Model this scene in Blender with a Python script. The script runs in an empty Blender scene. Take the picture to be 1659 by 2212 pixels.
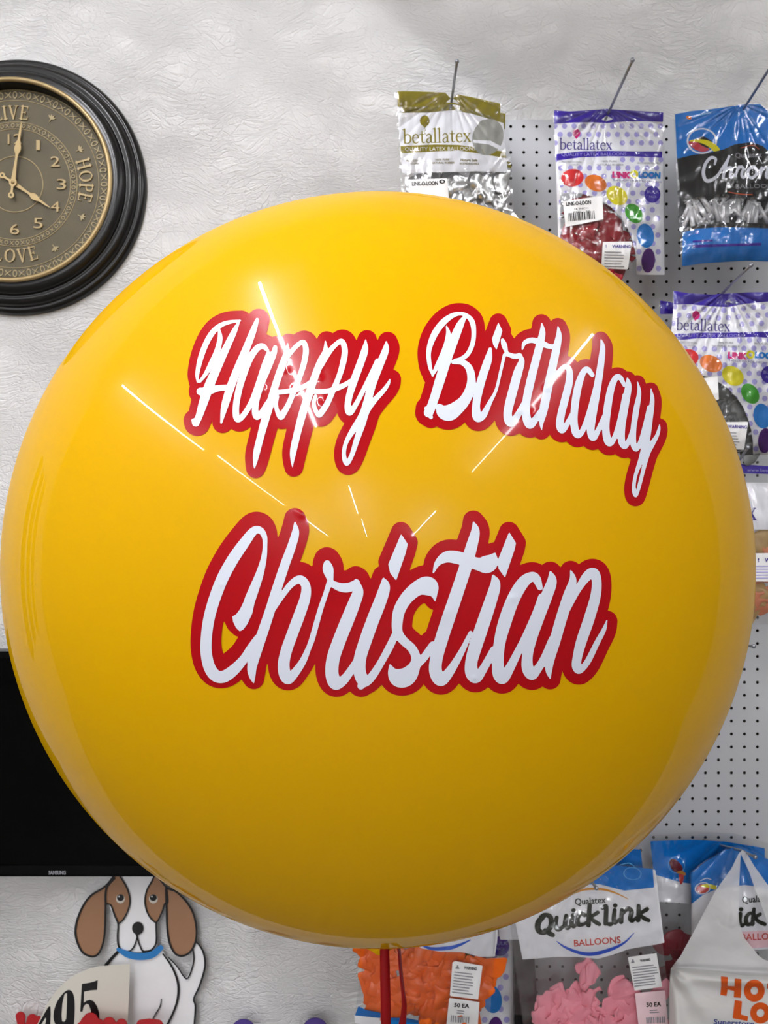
import bpy, math, random
import numpy as np
from mathutils import Vector

random.seed(7)
PI = math.pi
SC = bpy.context.scene
COL = SC.collection

# ------------------------------------------------------------------ camera, exposure, world
F = 1660.0            # focal length in pixels of the 1659 x 2212 frame
CX, CY = 829.5, 1106.0
CZ = 1.5              # camera height
cam_d = bpy.data.cameras.new('camera')
cam = bpy.data.objects.new('camera', cam_d)
COL.objects.link(cam)
cam.location = (0, 0, CZ)
cam.rotation_euler = (PI / 2, 0, 0)
cam_d.sensor_fit = 'VERTICAL'
cam_d.sensor_height = 36.0
cam_d.lens = 36.0 * F / 2212.0
cam_d.clip_start = 0.02
cam_d.dof.use_dof = True
cam_d.dof.focus_distance = 0.60
cam_d.dof.aperture_fstop = 20.0
SC.camera = cam
SC.view_settings.view_transform = 'Standard'
SC.view_settings.look = 'None'
SC.view_settings.exposure = 0.0
SC.view_settings.gamma = 1.0
SC.view_settings.use_curve_mapping = False
SC.cycles.transparent_max_bounces = 20
SC.cycles.max_bounces = 8
SC.cycles.sample_clamp_indirect = 4.0

world = bpy.data.worlds.new('world')
SC.world = world
world.use_nodes = True
world.node_tree.nodes['Background'].inputs[0].default_value = (0.8, 0.85, 0.9, 1)
world.node_tree.nodes['Background'].inputs[1].default_value = 0.15

TUBE_POWER = 130.0       # emission of the fluorescent tubes
CEIL = CZ + 1.66
LAMP_Z = CZ + 1.56


# ------------------------------------------------------------------ helpers: materials
def lin(c):
    r = []
    for v in c:
        v = v / 255.0
        r.append(v / 12.92 if v <= 0.04045 else ((v + 0.055) / 1.055) ** 2.4)
    return r


def mat(name, rgb, rough=0.5, spec=0.5, metal=0.0, coat=0.0, coat_rough=0.03, vary=0.05, scale=40.0,
        bump=0.0, bump_scale=200.0, trans=0.0):
    m = bpy.data.materials.new(name)
    m.use_nodes = True
    nt = m.node_tree
    b = nt.nodes['Principled BSDF']
    c = lin(rgb)
    b.inputs['Roughness'].default_value = rough
    b.inputs['Specular IOR Level'].default_value = spec
    b.inputs['Metallic'].default_value = metal
    b.inputs['Coat Weight'].default_value = coat
    b.inputs['Coat Roughness'].default_value = coat_rough
    tc = nt.nodes.new('ShaderNodeTexCoord')
    nz = nt.nodes.new('ShaderNodeTexNoise')
    nz.inputs['Scale'].default_value = scale
    nz.inputs['Detail'].default_value = 4
    nt.links.new(tc.outputs['Object'], nz.inputs['Vector'])
    mx = nt.nodes.new('ShaderNodeMix')
    mx.data_type = 'RGBA'
    mx.inputs['A'].default_value = [v * (1 - vary) for v in c] + [1]
    mx.inputs['B'].default_value = [min(1, v * (1 + vary)) for v in c] + [1]
    nt.links.new(nz.outputs['Fac'], mx.inputs['Factor'])
    nt.links.new(mx.outputs['Result'], b.inputs['Base Color'])
    if bump:
        n2 = nt.nodes.new('ShaderNodeTexNoise')
        n2.inputs['Scale'].default_value = bump_scale
        n2.inputs['Detail'].default_value = 5
        nt.links.new(tc.outputs['Object'], n2.inputs['Vector'])
        bp = nt.nodes.new('ShaderNodeBump')
        bp.inputs['Strength'].default_value = bump
        bp.inputs['Distance'].default_value = 0.002
        nt.links.new(n2.outputs['Fac'], bp.inputs['Height'])
        nt.links.new(bp.outputs['Normal'], b.inputs['Normal'])
    if trans:
        out = nt.nodes['Material Output']
        tl = nt.nodes.new('ShaderNodeBsdfTranslucent')
        nt.links.new(mx.outputs['Result'], tl.inputs['Color'])
        ms = nt.nodes.new('ShaderNodeMixShader')
        ms.inputs[0].default_value = trans
        nt.links.new(b.outputs[0], ms.inputs[1])
        nt.links.new(tl.outputs[0], ms.inputs[2])
        nt.links.new(ms.outputs[0], out.inputs['Surface'])
    return m


def wall_mat(name, rgb, bump=0.5):
    """white plaster with brushed, swirled trowel texture"""
    m = mat(name, rgb, rough=0.55, spec=0.3, vary=0.03, scale=3.0)
    nt = m.node_tree
    b = nt.nodes['Principled BSDF']
    tc = nt.nodes.new('ShaderNodeTexCoord')
    wp = nt.nodes.new('ShaderNodeTexNoise')
    wp.inputs['Scale'].default_value = 6.0
    wp.inputs['Detail'].default_value = 2
    nt.links.new(tc.outputs['Object'], wp.inputs['Vector'])
    va = nt.nodes.new('ShaderNodeVectorMath')
    va.operation = 'MULTIPLY_ADD'
    va.inputs[1].default_value = (0.15, 0.15, 0.15)
    nt.links.new(wp.outputs['Color'], va.inputs[0])
    nt.links.new(tc.outputs['Object'], va.inputs[2])
    mp = nt.nodes.new('ShaderNodeMapping')
    mp.inputs['Scale'].default_value = (1.0, 1.0, 2.6)
    mp.inputs['Rotation'].default_value = (0, 0.5, 0)
    nt.links.new(va.outputs[0], mp.inputs['Vector'])
    a = nt.nodes.new('ShaderNodeTexNoise')
    a.inputs['Scale'].default_value = 75.0
    a.inputs['Detail'].default_value = 6
    a.inputs['Roughness'].default_value = 0.62
    a.inputs['Distortion'].default_value = 1.2
    nt.links.new(mp.outputs[0], a.inputs['Vector'])
    vo = nt.nodes.new('ShaderNodeTexVoronoi')
    vo.feature = 'DISTANCE_TO_EDGE'
    vo.inputs['Scale'].default_value = 34.0
    nt.links.new(mp.outputs[0], vo.inputs['Vector'])
    mr = nt.nodes.new('ShaderNodeMapRange')
    mr.inputs['From Max'].default_value = 0.07
    nt.links.new(vo.outputs['Distance'], mr.inputs['Value'])
    # patches where the trowel marks show and patches rolled smooth
    pn = nt.nodes.new('ShaderNodeTexNoise')
    pn.inputs['Scale'].default_value = 4.5
    pn.inputs['Detail'].default_value = 2
    nt.links.new(tc.outputs['Object'], pn.inputs['Vector'])
    pr = nt.nodes.new('ShaderNodeMapRange')
    pr.inputs['From Min'].default_value = 0.38
    pr.inputs['From Max'].default_value = 0.62
    nt.links.new(pn.outputs['Fac'], pr.inputs['Value'])
    mu = nt.nodes.new('ShaderNodeMath')
    mu.operation = 'MULTIPLY_ADD'
    mu.inputs[1].default_value = 0.22
    nt.links.new(mr.outputs[0], mu.inputs[0])
    nt.links.new(a.outputs['Fac'], mu.inputs[2])
    mm = nt.nodes.new('ShaderNodeMath')
    mm.operation = 'MULTIPLY'
    sb = nt.nodes.new('ShaderNodeMath')
    sb.operation = 'SUBTRACT'
    sb.inputs[1].default_value = 0.66
    nt.links.new(mu.outputs[0], sb.inputs[0])
    nt.links.new(sb.outputs[0], mm.inputs[0])
    ad = nt.nodes.new('ShaderNodeMath')
    ad.operation = 'MULTIPLY_ADD'
    ad.inputs[1].default_value = 0.15
    ad.inputs[2].default_value = 0.85
    nt.links.new(pr.outputs[0], ad.inputs[0])
    nt.links.new(ad.outputs[0], mm.inputs[1])
    bp = nt.nodes.new('ShaderNodeBump')
    bp.inputs['Strength'].default_value = bump
    bp.inputs['Distance'].default_value = 0.010
    nt.links.new(mu.outputs[0], bp.inputs['Height'])
    st = nt.nodes.new('ShaderNodeMath')
    st.operation = 'MULTIPLY'
    st.inputs[1].default_value = bump
    nt.links.new(ad.outputs[0], st.inputs[0])
    nt.links.new(st.outputs[0], bp.inputs['Strength'])
    nt.links.new(bp.outputs['Normal'], b.inputs['Normal'])
    return m


def film_mat(name, haze=0.05, tint=(255, 255, 255), rough=0.07, ior_blend=0.22, bump=0.35, bscale=90.0):
    """thin clear plastic film: see-through with glossy creases"""
    m = bpy.data.materials.new(name)
    m.use_nodes = True
    nt = m.node_tree
    for n in list(nt.nodes):
        nt.nodes.remove(n)
    out = nt.nodes.new('ShaderNodeOutputMaterial')
    tc = nt.nodes.new('ShaderNodeTexCoord')
    nz = nt.nodes.new('ShaderNodeTexNoise')
    nz.inputs['Scale'].default_value = bscale
    nz.inputs['Detail'].default_value = 3
    nz.inputs['Distortion'].default_value = 0.8
    nt.links.new(tc.outputs['Object'], nz.inputs['Vector'])
    bp = nt.nodes.new('ShaderNodeBump')
    bp.inputs['Strength'].default_value = bump
    bp.inputs['Distance'].default_value = 0.003
    nt.links.new(nz.outputs['Fac'], bp.inputs['Height'])
    tr = nt.nodes.new('ShaderNodeBsdfTransparent')
    tr.inputs[0].default_value = lin(tint) + [1]
    df = nt.nodes.new('ShaderNodeBsdfDiffuse')
    df.inputs[0].default_value = (0.85, 0.85, 0.87, 1)
    m1 = nt.nodes.new('ShaderNodeMixShader')
    m1.inputs[0].default_value = haze
    nt.links.new(tr.outputs[0], m1.inputs[1])
    nt.links.new(df.outputs[0], m1.inputs[2])
    gl = nt.nodes.new('ShaderNodeBsdfGlossy')
    gl.inputs['Roughness'].default_value = rough
    nt.links.new(bp.outputs['Normal'], gl.inputs['Normal'])
    lw = nt.nodes.new('ShaderNodeLayerWeight')
    lw.inputs['Blend'].default_value = ior_blend
    nt.links.new(bp.outputs['Normal'], lw.inputs['Normal'])
    m2 = nt.nodes.new('ShaderNodeMixShader')
    fa = nt.nodes.new('ShaderNodeMath')
    fa.operation = 'ADD'
    fa.use_clamp = True
    fa.inputs[1].default_value = 0.06
    nt.links.new(lw.outputs['Fresnel'], fa.inputs[0])
    nt.links.new(fa.outputs[0], m2.inputs[0])
    nt.links.new(m1.outputs[0], m2.inputs[1])
    nt.links.new(gl.outputs[0], m2.inputs[2])
    nt.links.new(m2.outputs[0], out.inputs['Surface'])
    return m


def emit_mat(name, rgb, strength):
    m = bpy.data.materials.new(name)
    m.use_nodes = True
    nt = m.node_tree
    nt.nodes.remove(nt.nodes['Principled BSDF'])
    e = nt.nodes.new('ShaderNodeEmission')
    e.inputs[0].default_value = lin(rgb) + [1]
    e.inputs[1].default_value = strength
    nt.links.new(e.outputs[0], nt.nodes['Material Output'].inputs['Surface'])
    return m


# ------------------------------------------------------------------ helpers: objects
def at(px, py, d):
    """point seen at pixel (px, py) at distance d in front of the camera plane"""
    return np.array([(px - CX) / F * d, d, CZ - (py - CY) / F * d])


def at_arr(px, py, d):
    return np.stack([(px - CX) / F * d, d + 0 * px, CZ - (py - CY) / F * d], axis=-1)


def wloc(o):
    v = Vector((0, 0, 0))
    while o is not None:
        v += o.location
        o = o.parent
    return v


def tag(o, label=None, cat=None, group=None, kind=None):
    if label: o['label'] = label
    if cat: o['category'] = cat
    if group: o['group'] = group
    if kind: o['kind'] = kind
    return o


def empty(name, loc, label, cat, group=None):
    o = bpy.data.objects.new(name, None)
    COL.objects.link(o)
    o.empty_display_size = 0.02
    o.location = tuple(float(v) for v in loc)
    return tag(o, label, cat, group)


class MB:
    """collects geometry in world coordinates, then links it as ONE mesh object"""
    def __init__(self):
        self.v = []
        self.f = []

    def add(self, verts, faces):
        n = len(self.v)
        self.v.extend([tuple(float(c) for c in p) for p in verts])
        self.f.extend([tuple(int(i) + n for i in q) for q in faces])

    def box(self, lo, hi):
        x0, y0, z0 = lo
        x1, y1, z1 = hi
        self.add([(x0, y0, z0), (x1, y0, z0), (x1, y1, z0), (x0, y1, z0),
                  (x0, y0, z1), (x1, y0, z1), (x1, y1, z1), (x0, y1, z1)],
                 [(0, 3, 2, 1), (4, 5, 6, 7), (0, 1, 5, 4), (1, 2, 6, 5), (2, 3, 7, 6), (3, 0, 4, 7)])

    def tube(self, pts, r, n=12, caps=True):
        pts = [Vector([float(c) for c in p]) for p in pts]
        rs = r if isinstance(r, (list, tuple)) else [r] * len(pts)
        vs, fs = [], []
        up = None
        for i, p in enumerate(pts):
            a = pts[max(i - 1, 0)]
            b = pts[min(i + 1, len(pts) - 1)]
            t = (b - a).normalized()
            if up is None:
                up = Vector((0, 0, 1)) if abs(t.z) < 0.9 else Vector((1, 0, 0))
            s = t.cross(up).normalized()
            up = s.cross(t).normalized()
            for k in range(n):
                w = 2 * PI * k / n
                vs.append(p + (s * math.cos(w) + up * math.sin(w)) * rs[i])
        for i in range(len(pts) - 1):
            for k in range(n):
                a = i * n + k
                b = i * n + (k + 1) % n
                fs.append((a, b, b + n, a + n))
        if caps:
            fs.append(tuple(range(n - 1, -1, -1)))
            fs.append(tuple((len(pts) - 1) * n + k for k in range(n)))
        self.add(vs, fs)

    def ball(self, c, r, n=14, m=9, sc=(1, 1, 1)):
        vs, fs = [], []
        for j in range(m + 1):
            th = PI * j / m
            for k in range(n):
                ph = 2 * PI * k / n
                vs.append((c[0] + sc[0] * r * math.sin(th) * math.cos(ph), c[1] + sc[1] * r * math.sin(th) * math.sin(ph),
                           c[2] + sc[2] * r * math.cos(th)))
        for j in range(m):
            for k in range(n):
                a = j * n + k
                b = j * n + (k + 1) % n
                fs.append((a, a + n, b + n, b))
        self.add(vs, fs)

    def lathe(self, c, prof, n=160):
        """profile of (radius, height off the wall) turned round the axis pointing away from the wall (-y)"""
        vs, fs = [], []
        for (r, h) in prof:
            for k in range(n):
                a = 2 * PI * k / n
                vs.append((c[0] + r * math.cos(a), c[1] - h, c[2] + r * math.sin(a)))
        for i in range(len(prof) - 1):
            for k in range(n):
                a = i * n + k
                b = i * n + (k + 1) % n
                fs.append((a, b, b + n, a + n))
        self.add(vs, fs)

    def build(self, name, m, parent=None, smooth=True, label=None, auto=None):
        me = bpy.data.meshes.new(name)
        off = wloc(parent) if parent else Vector((0, 0, 0))
        if off.length > 0:
            vs = [(p[0] - off.x, p[1] - off.y, p[2] - off.z) for p in self.v]
        else:
            vs = self.v
        me.from_pydata(vs, [], self.f)
        me.update()
        if smooth:
            me.polygons.foreach_set('use_smooth', [True] * len(me.polygons))
            if auto:
                try:
                    me.set_sharp_from_angle(angle=math.radians(auto))
                except Exception:
                    pass
        me.materials.append(m)
        o = bpy.data.objects.new(name, me)
        COL.objects.link(o)
        if parent:
            o.parent = parent
        if label:
            o['label'] = label
        return o


def structure(name, mb, m, smooth=False):
    o = mb.build(name, m, None, smooth)
    o['kind'] = 'structure'
    return o


# ------------------------------------------------------------------ helpers: 2-D shapes as distance fields
def catmull(pts, sub=8, closed=False):
    P = np.array(pts, float)
    n = len(P)
    if n < 3 and not closed:
        t = np.linspace(0, 1, sub + 1)[:, None]
        return P[0] * (1 - t) + P[1] * t
    out = []
    rng = range(n) if closed else range(n - 1)
    for i in rng:
        if closed:
            p0, p1, p2, p3 = P[(i - 1) % n], P[i], P[(i + 1) % n], P[(i + 2) % n]
        else:
            p1, p2 = P[i], P[i + 1]
            p0 = P[i - 1] if i > 0 else 2 * p1 - p2
            p3 = P[i + 2] if i + 2 < n else 2 * p2 - p1
        for k in range(sub):
            t = k / sub
            out.append(0.5 * ((2 * p1) + (-p0 + p2) * t + (2 * p0 - 5 * p1 + 4 * p2 - p3) * t * t
                              + (-p0 + 3 * p1 - 3 * p2 + p3) * t ** 3))
    if not closed:
        out.append(P[-1])
    return np.array(out)


class Stroke:
    """pen stroke through (x, y, width) points"""
    def __init__(self, pts, sub=7, curve=True):
        self.p = catmull(pts, sub) if curve else np.array(pts, float)
        self.p[:, 2] = np.maximum(self.p[:, 2], 0.01)
        m = self.p[:, 2].max()
        self.bb = (self.p[:, 0].min() - m, self.p[:, 1].min() - m, self.p[:, 0].max() + m, self.p[:, 1].max() + m)

    def eval(self, X, Y):
        D = np.full(X.shape, 1e9)
        p = self.p
        for i in range(len(p) - 1):
            ax, ay, aw = p[i]
            bx, by, bw = p[i + 1]
            dx, dy = bx - ax, by - ay
            L = dx * dx + dy * dy
            if L < 1e-12:
                t = np.zeros(X.shape)
            else:
                t = np.clip(((X - ax) * dx + (Y - ay) * dy) / L, 0, 1)
            d = np.hypot(X - ax - t * dx, Y - ay - t * dy) - 0.5 * (aw + t * (bw - aw))
            np.minimum(D, d, out=D)
        return D


class Poly:
    def __init__(self, pts, curve=False, sub=6):
        self.p = catmull(pts, sub, True) if curve else np.array(pts, float)
        self.bb = (self.p[:, 0].min(), self.p[:, 1].min(), self.p[:, 0].max(), self.p[:, 1].max())

    def eval(self, X, Y):
        p = self.p
        D = np.full(X.shape, 1e18)
        ins = np.zeros(X.shape, bool)
        n = len(p)
        for i in range(n):
            ax, ay = p[i]
            bx, by = p[(i + 1) % n]
            dx, dy = bx - ax, by - ay
            L = dx * dx + dy * dy
            if L < 1e-12:
                continue
            t = np.clip(((X - ax) * dx + (Y - ay) * dy) / L, 0, 1)
            np.minimum(D, (X - ax - t * dx) ** 2 + (Y - ay - t * dy) ** 2, out=D)
            if abs(dy) > 1e-9:
                c = ((ay > Y) != (by > Y)) & (X < dx * (Y - ay) / dy + ax)
                ins ^= c
        D = np.sqrt(D)
        return np.where(ins, -D, D)


class Ell:
    def __init__(self, cx, cy, rx, ry, rot=0.0):
        self.a = (cx, cy, rx, ry, math.radians(rot))
        m = max(rx, ry)
        self.bb = (cx - m, cy - m, cx + m, cy + m)

    def eval(self, X, Y):
        cx, cy, rx, ry, a = self.a
        u = (X - cx) * math.cos(a) + (Y - cy) * math.sin(a)
        v = -(X - cx) * math.sin(a) + (Y - cy) * math.cos(a)
        return (np.hypot(u / rx, v / ry) - 1) * min(rx, ry)


class Ring(Ell):
    def __init__(self, cx, cy, rx, ry, w, rot=0.0):
        Ell.__init__(self, cx, cy, rx, ry, rot)
        self.w = w
        b = self.bb
        self.bb = (b[0] - w, b[1] - w, b[2] + w, b[3] + w)

    def eval(self, X, Y):
        return np.abs(Ell.eval(self, X, Y)) - self.w / 2


def field(shapes, X, Y, pad=1e9):
    D = np.full(X.shape, 1e9)
    for s in shapes:
        if pad < 1e8 and X.ndim == 2:
            x0, y0, x1, y1 = s.bb
            ix = np.where((X[0] >= x0 - pad) & (X[0] <= x1 + pad))[0]
            iy = np.where((Y[:, 0] >= y0 - pad) & (Y[:, 0] <= y1 + pad))[0]
            if len(ix) == 0 or len(iy) == 0:
                continue
            sl = (slice(iy[0], iy[-1] + 1), slice(ix[0], ix[-1] + 1))
            D[sl] = np.minimum(D[sl], s.eval(X[sl], Y[sl]))
        else:
            np.minimum(D, s.eval(X, Y), out=D)
    return D


def cells(D, x0, y0, cell):
    """marching squares: the region D < 0 as 2-D vertices and faces"""
    ny, nx = D.shape
    eps = cell * 1e-3
    D = np.where(np.abs(D) < eps, -eps, D)
    neg = D < 0
    cnt = neg[:-1, :-1].astype(int) + neg[:-1, 1:] + neg[1:, :-1] + neg[1:, 1:]
    V, ids, faces = [], {}, []

    def vid(key, x, y):
        i = ids.get(key)
        if i is None:
            i = len(V)
            ids[key] = i
            V.append((x, y))
        return i
    jj, ii = np.where(cnt > 0)
    for j, i in zip(jj.tolist(), ii.tolist()):
        cs = ((i, j), (i + 1, j), (i + 1, j + 1), (i, j + 1))
        f = []
        for k in range(4):
            a = cs[k]
            b = cs[(k + 1) % 4]
            da, db = D[a[1], a[0]], D[b[1], b[0]]
            if da < 0:
                f.append(vid((a[0], a[1]), x0 + a[0] * cell, y0 + a[1] * cell))
            if (da < 0) != (db < 0):
                t = da / (da - db)
                key = (min(a, b), max(a, b))
                f.append(vid(key, x0 + (a[0] + t * (b[0] - a[0])) * cell, y0 + (a[1] + t * (b[1] - a[1])) * cell))
        if len(f) > 2:
            faces.append(tuple(f))
    return np.array(V).reshape(-1, 2), faces


def field_mesh(mb, shapes, M, cell, off=0.0, grow=0.0, cut=(), thick=0.0, within=()):
    """print the union of shapes (minus cut) through the map M(x, y, offset) into mb; thick gives it a body"""
    x0 = min(s.bb[0] for s in shapes) - grow - 2 * cell
    y0 = min(s.bb[1] for s in shapes) - grow - 2 * cell
    x1 = max(s.bb[2] for s in shapes) + grow + 2 * cell
    y1 = max(s.bb[3] for s in shapes) + grow + 2 * cell
    xs = np.arange(x0, x1 + cell, cell)
    ys = np.arange(y0, y1 + cell, cell)
    X, Y = np.meshgrid(xs, ys)
    D = field(shapes, X, Y, pad=grow + 6 * cell) - grow
    if len(cut):
        D = np.maximum(D, -field(cut, X, Y))
    if len(within):
        D = np.maximum(D, field(within, X, Y))
    V, fs = cells(D, x0, y0, cell)
    if len(V) == 0:
        return
    front = M(V[:, 0], V[:, 1], off + thick)
    # y runs down in the pictures: reverse so the faces look at the viewer
    fs = [f[::-1] for f in fs]
    if not thick:
        mb.add(front, fs)
        return
    back = M(V[:, 0], V[:, 1], off)
    n = len(V)
    edges = {}
    for f in fs:
        for k in range(len(f)):
            a, b = f[k], f[(k + 1) % len(f)]
            if (b, a) in edges:
                del edges[(b, a)]
            else:
                edges[(a, b)] = 1
    allf = fs + [tuple(i + n for i in f[::-1]) for f in fs] + [(b, a, a + n, b + n) for (a, b) in edges]
    mb.add(np.concatenate([front, back]), allf)


_text_cache = {}


def text_geo(s, bold=0.0):
    k = (s, bold)
    if k not in _text_cache:
        c = bpy.data.curves.new('lettering_outline', 'FONT')
        c.body = s
        c.size = 1.0
        c.offset = bold
        c.resolution_u = 3
        o = bpy.data.objects.new('lettering_outline', c)
        me = bpy.data.meshes.new_from_object(o)
        v = np.array([p.co[:2] for p in me.vertices]).reshape(-1, 2)
        f = [tuple(p.vertices) for p in me.polygons]
        bpy.data.objects.remove(o)
        bpy.data.curves.remove(c)
        bpy.data.meshes.remove(me)
        _text_cache[k] = (v, f)
    return _text_cache[k]


def text(mb, s, x, y, size, M, off=0.0, rot=0.0, width=None, bold=0.0, shear=0.0, align='L', thick=0.0):
    """sans lettering with its baseline starting at (x, y); y runs down; rot in degrees, clockwise positive"""
    v, f = text_geo(s, bold)
    if len(v) == 0:
        return
    u = v.copy()
    w0 = u[:, 0].max() - u[:, 0].min()
    u[:, 0] -= u[:, 0].min()
    sx = size if width is None else width / w0
    px = u[:, 0] * sx + u[:, 1] * size * shear
    py = -u[:, 1] * size
    if align == 'C':
        px = px - w0 * sx / 2
    a = math.radians(rot)
    X = x + px * math.cos(a) - py * math.sin(a)
    Y = y + px * math.sin(a) + py * math.cos(a)
    if not thick:
        mb.add(M(X, Y, off), f)
        return
    n = len(X)
    edges = {}
    for q in f:
        for k in range(len(q)):
            e = (q[k], q[(k + 1) % len(q)])
            if (e[1], e[0]) in edges:
                del edges[(e[1], e[0])]
            else:
                edges[e] = 1
    mb.add(np.concatenate([M(X, Y, off + thick), M(X, Y, off)]), list(f) + [(b, a2, a2 + n, b + n) for (a2, b) in edges])


# serif glyphs drawn as pen strokes: (x, y up, width) in units of the letter height
SERIF = {
    'b': (0.56, [[(.1, 1, .1), (.1, 0.02, .1)], [(-.02, .96, .05), (.1, .99, .07)],
                 [(.1, .5, .05), (.25, .62, .06), (.42, .53, .09), (.46, .31, .11), (.41, .09, .09), (.25, 0, .06), (.1, .08, .05)]]),
    'e': (0.47, [[(.06, .36, .045), (.38, .36, .045)],
                 [(.38, .37, .08), (.35, .54, .08), (.22, .62, .06), (.09, .52, .09), (.04, .31, .11), (.1, .08, .1), (.24, 0, .07), (.39, .1, .04)]]),
    't': (0.37, [[(.14, .82, .05), (.14, .5, .09), (.14, .15, .1), (.2, .02, .08), (.32, .06, .04)], [(.0, .59, .05), (.3, .59, .05)]]),
    'a': (0.47, [[(.05, .5, .07), (.15, .61, .06), (.27, .57, .08), (.32, .44, .1), (.32, .12, .1), (.36, .02, .07), (.43, .05, .04)],
                 [(.32, .37, .05), (.15, .3, .06), (.05, .17, .09), (.1, .03, .08), (.2, .02, .06), (.32, .14, .05)]]),
    'l': (0.27, [[(.1, 1, .1), (.1, 0.02, .1)], [(-.02, .96, .05), (.1, .99, .07)], [(-.02, .02, .05), (.22, .02, .05)]]),
    'x': (0.47, [[(.05, .59, .11), (.39, .03, .11)], [(.38, .59, .05), (.06, .03, .05)], [(-.02, .6, .04), (.15, .6, .04)],
                 [(.3, .6, .04), (.45, .6, .04)], [(-.02, .02, .04), (.13, .02, .04)], [(.28, .02, .04), (.46, .02, .04)]]),
    'L': (0.66, [[(.14, 1, .14), (.14, .03, .14)], [(.0, .97, .06), (.28, .97, .06)], [(.0, .03, .06), (.55, .03, .07)], [(.55, .03, .06), (.58, .24, .05)]]),
    'I': (0.36, [[(.14, 1, .14), (.14, 0, .14)], [(.0, .97, .06), (.28, .97, .06)], [(.0, .03, .06), (.28, .03, .06)]]),
    'V': (0.78, [[(.1, .97, .14), (.36, .02, .12)], [(.6, .97, .07), (.36, .02, .08)], [(-.02, .97, .06), (.24, .97, .06)], [(.48, .97, .06), (.72, .97, .06)]]),
    'E': (0.68, [[(.14, 1, .14), (.14, 0, .14)], [(.0, .97, .06), (.54, .97, .07)], [(.0, .03, .06), (.57, .03, .07)], [(.14, .52, .06), (.4, .52, .06)],
                 [(.54, .97, .06), (.55, .78, .05)], [(.57, .03, .06), (.6, .24, .05)], [(.4, .62, .05), (.4, .42, .05)]]),
    'H': (0.82, [[(.14, 1, .14), (.14, 0, .14)], [(.62, 1, .14), (.62, 0, .14)], [(.14, .52, .07), (.62, .52, .07)], [(.0, .97, .06), (.28, .97, .06)],
                 [(.0, .03, .06), (.28, .03, .06)], [(.48, .97, .06), (.76, .97, .06)], [(.48, .03, .06), (.76, .03, .06)]]),
    'O': (0.86, [[(.4, .98, .07), (.14, .8, .12), (.07, .5, .15), (.14, .2, .12), (.4, .02, .07), (.66, .2, .12), (.73, .5, .15), (.66, .8, .12), (.4, .98, .07)]]),
    'P': (0.66, [[(.14, 1, .14), (.14, 0, .14)], [(.0, .97, .06), (.3, .97, .07), (.5, .9, .11), (.54, .74, .13), (.48, .56, .1), (.3, .49, .06), (.14, .49, .05)],
                 [(.0, .03, .06), (.3, .03, .06)]]),
}


def serif(s, x, y, h, rot=0.0, sx=1.0, track=1.0):
    out = []
    a = math.radians(rot)
    cur = 0.0
    for ch in s:
        adv, st = SERIF[ch]
        for k in st:
            q = []
            for (gx, gy, w) in k:
                u, v = (cur + gx) * h * sx, -gy * h
                q.append((x + u * math.cos(a) - v * math.sin(a), y + u * math.sin(a) + v * math.cos(a), w * h))
            out.append(Stroke(q, 5))
        cur += adv * track
    return out


def serif_width(s, track=1.0):
    return sum(SERIF[c][0] for c in s) * track


def CR(ox, oy, s):
    """crop coordinates to photo pixels"""
    def f(pts):
        return [((ox + p[0] / s, oy + p[1] / s) if len(p) == 2 else (ox + p[0] / s, oy + p[1] / s, p[2] / s)) for p in pts]
    return f


# ------------------------------------------------------------------ the room
WALL_Y = 1.525
X0, X1, Y0 = -3.3, 2.7, -9.5
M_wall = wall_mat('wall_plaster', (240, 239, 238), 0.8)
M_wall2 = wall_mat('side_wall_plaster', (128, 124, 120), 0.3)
M_ceil = mat('ceiling_white', (226, 226, 224), 0.8, 0.2)
M_floor = mat('floor_tile', (104, 98, 92), 0.45, 0.4, vary=0.12, scale=6)
M_trim = mat('trim_white', (226, 225, 222), 0.4)
T = 0.1
b = MB(); b.box((X0, WALL_Y, 0), (X1, WALL_Y + T, CEIL)); structure('wall_back', b, M_wall)
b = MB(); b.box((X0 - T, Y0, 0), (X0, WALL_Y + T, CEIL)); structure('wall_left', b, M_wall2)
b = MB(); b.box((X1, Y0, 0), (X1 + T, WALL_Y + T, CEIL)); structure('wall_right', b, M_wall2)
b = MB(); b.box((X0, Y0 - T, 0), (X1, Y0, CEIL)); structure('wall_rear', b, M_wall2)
b = MB(); b.box((X0 - T, Y0 - T, CEIL), (X1 + T, WALL_Y + T, CEIL + T)); structure('ceiling', b, M_ceil)
b = MB(); b.box((X0 - T, Y0 - T, -T), (X1 + T, WALL_Y + T, 0)); structure('floor', b, M_floor)
b = MB(); b.box((X0, WALL_Y - 0.012, 0), (X1, WALL_Y, 0.09)); structure('baseboard_back', b, M_trim)


# ------------------------------------------------------------------ ceiling lights: strips of bare tubes running towards the back wall
M_tube = emit_mat('fluorescent_tube', (250, 251, 255), TUBE_POWER)
M_tube_bright = emit_mat('bright_fluorescent_tube', (250, 250, 255), TUBE_POWER * 2.4)
M_tube_dim = emit_mat('dim_fluorescent_tube', (250, 251, 255), TUBE_POWER * 0.8)  # right front tube, turned down to keep that side darker
M_tube_rear = emit_mat('rear_fluorescent_tube', (248, 250, 255), TUBE_POWER * 3.6)
M_white_metal = mat('white_enamel', (235, 235, 232), 0.35)


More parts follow.
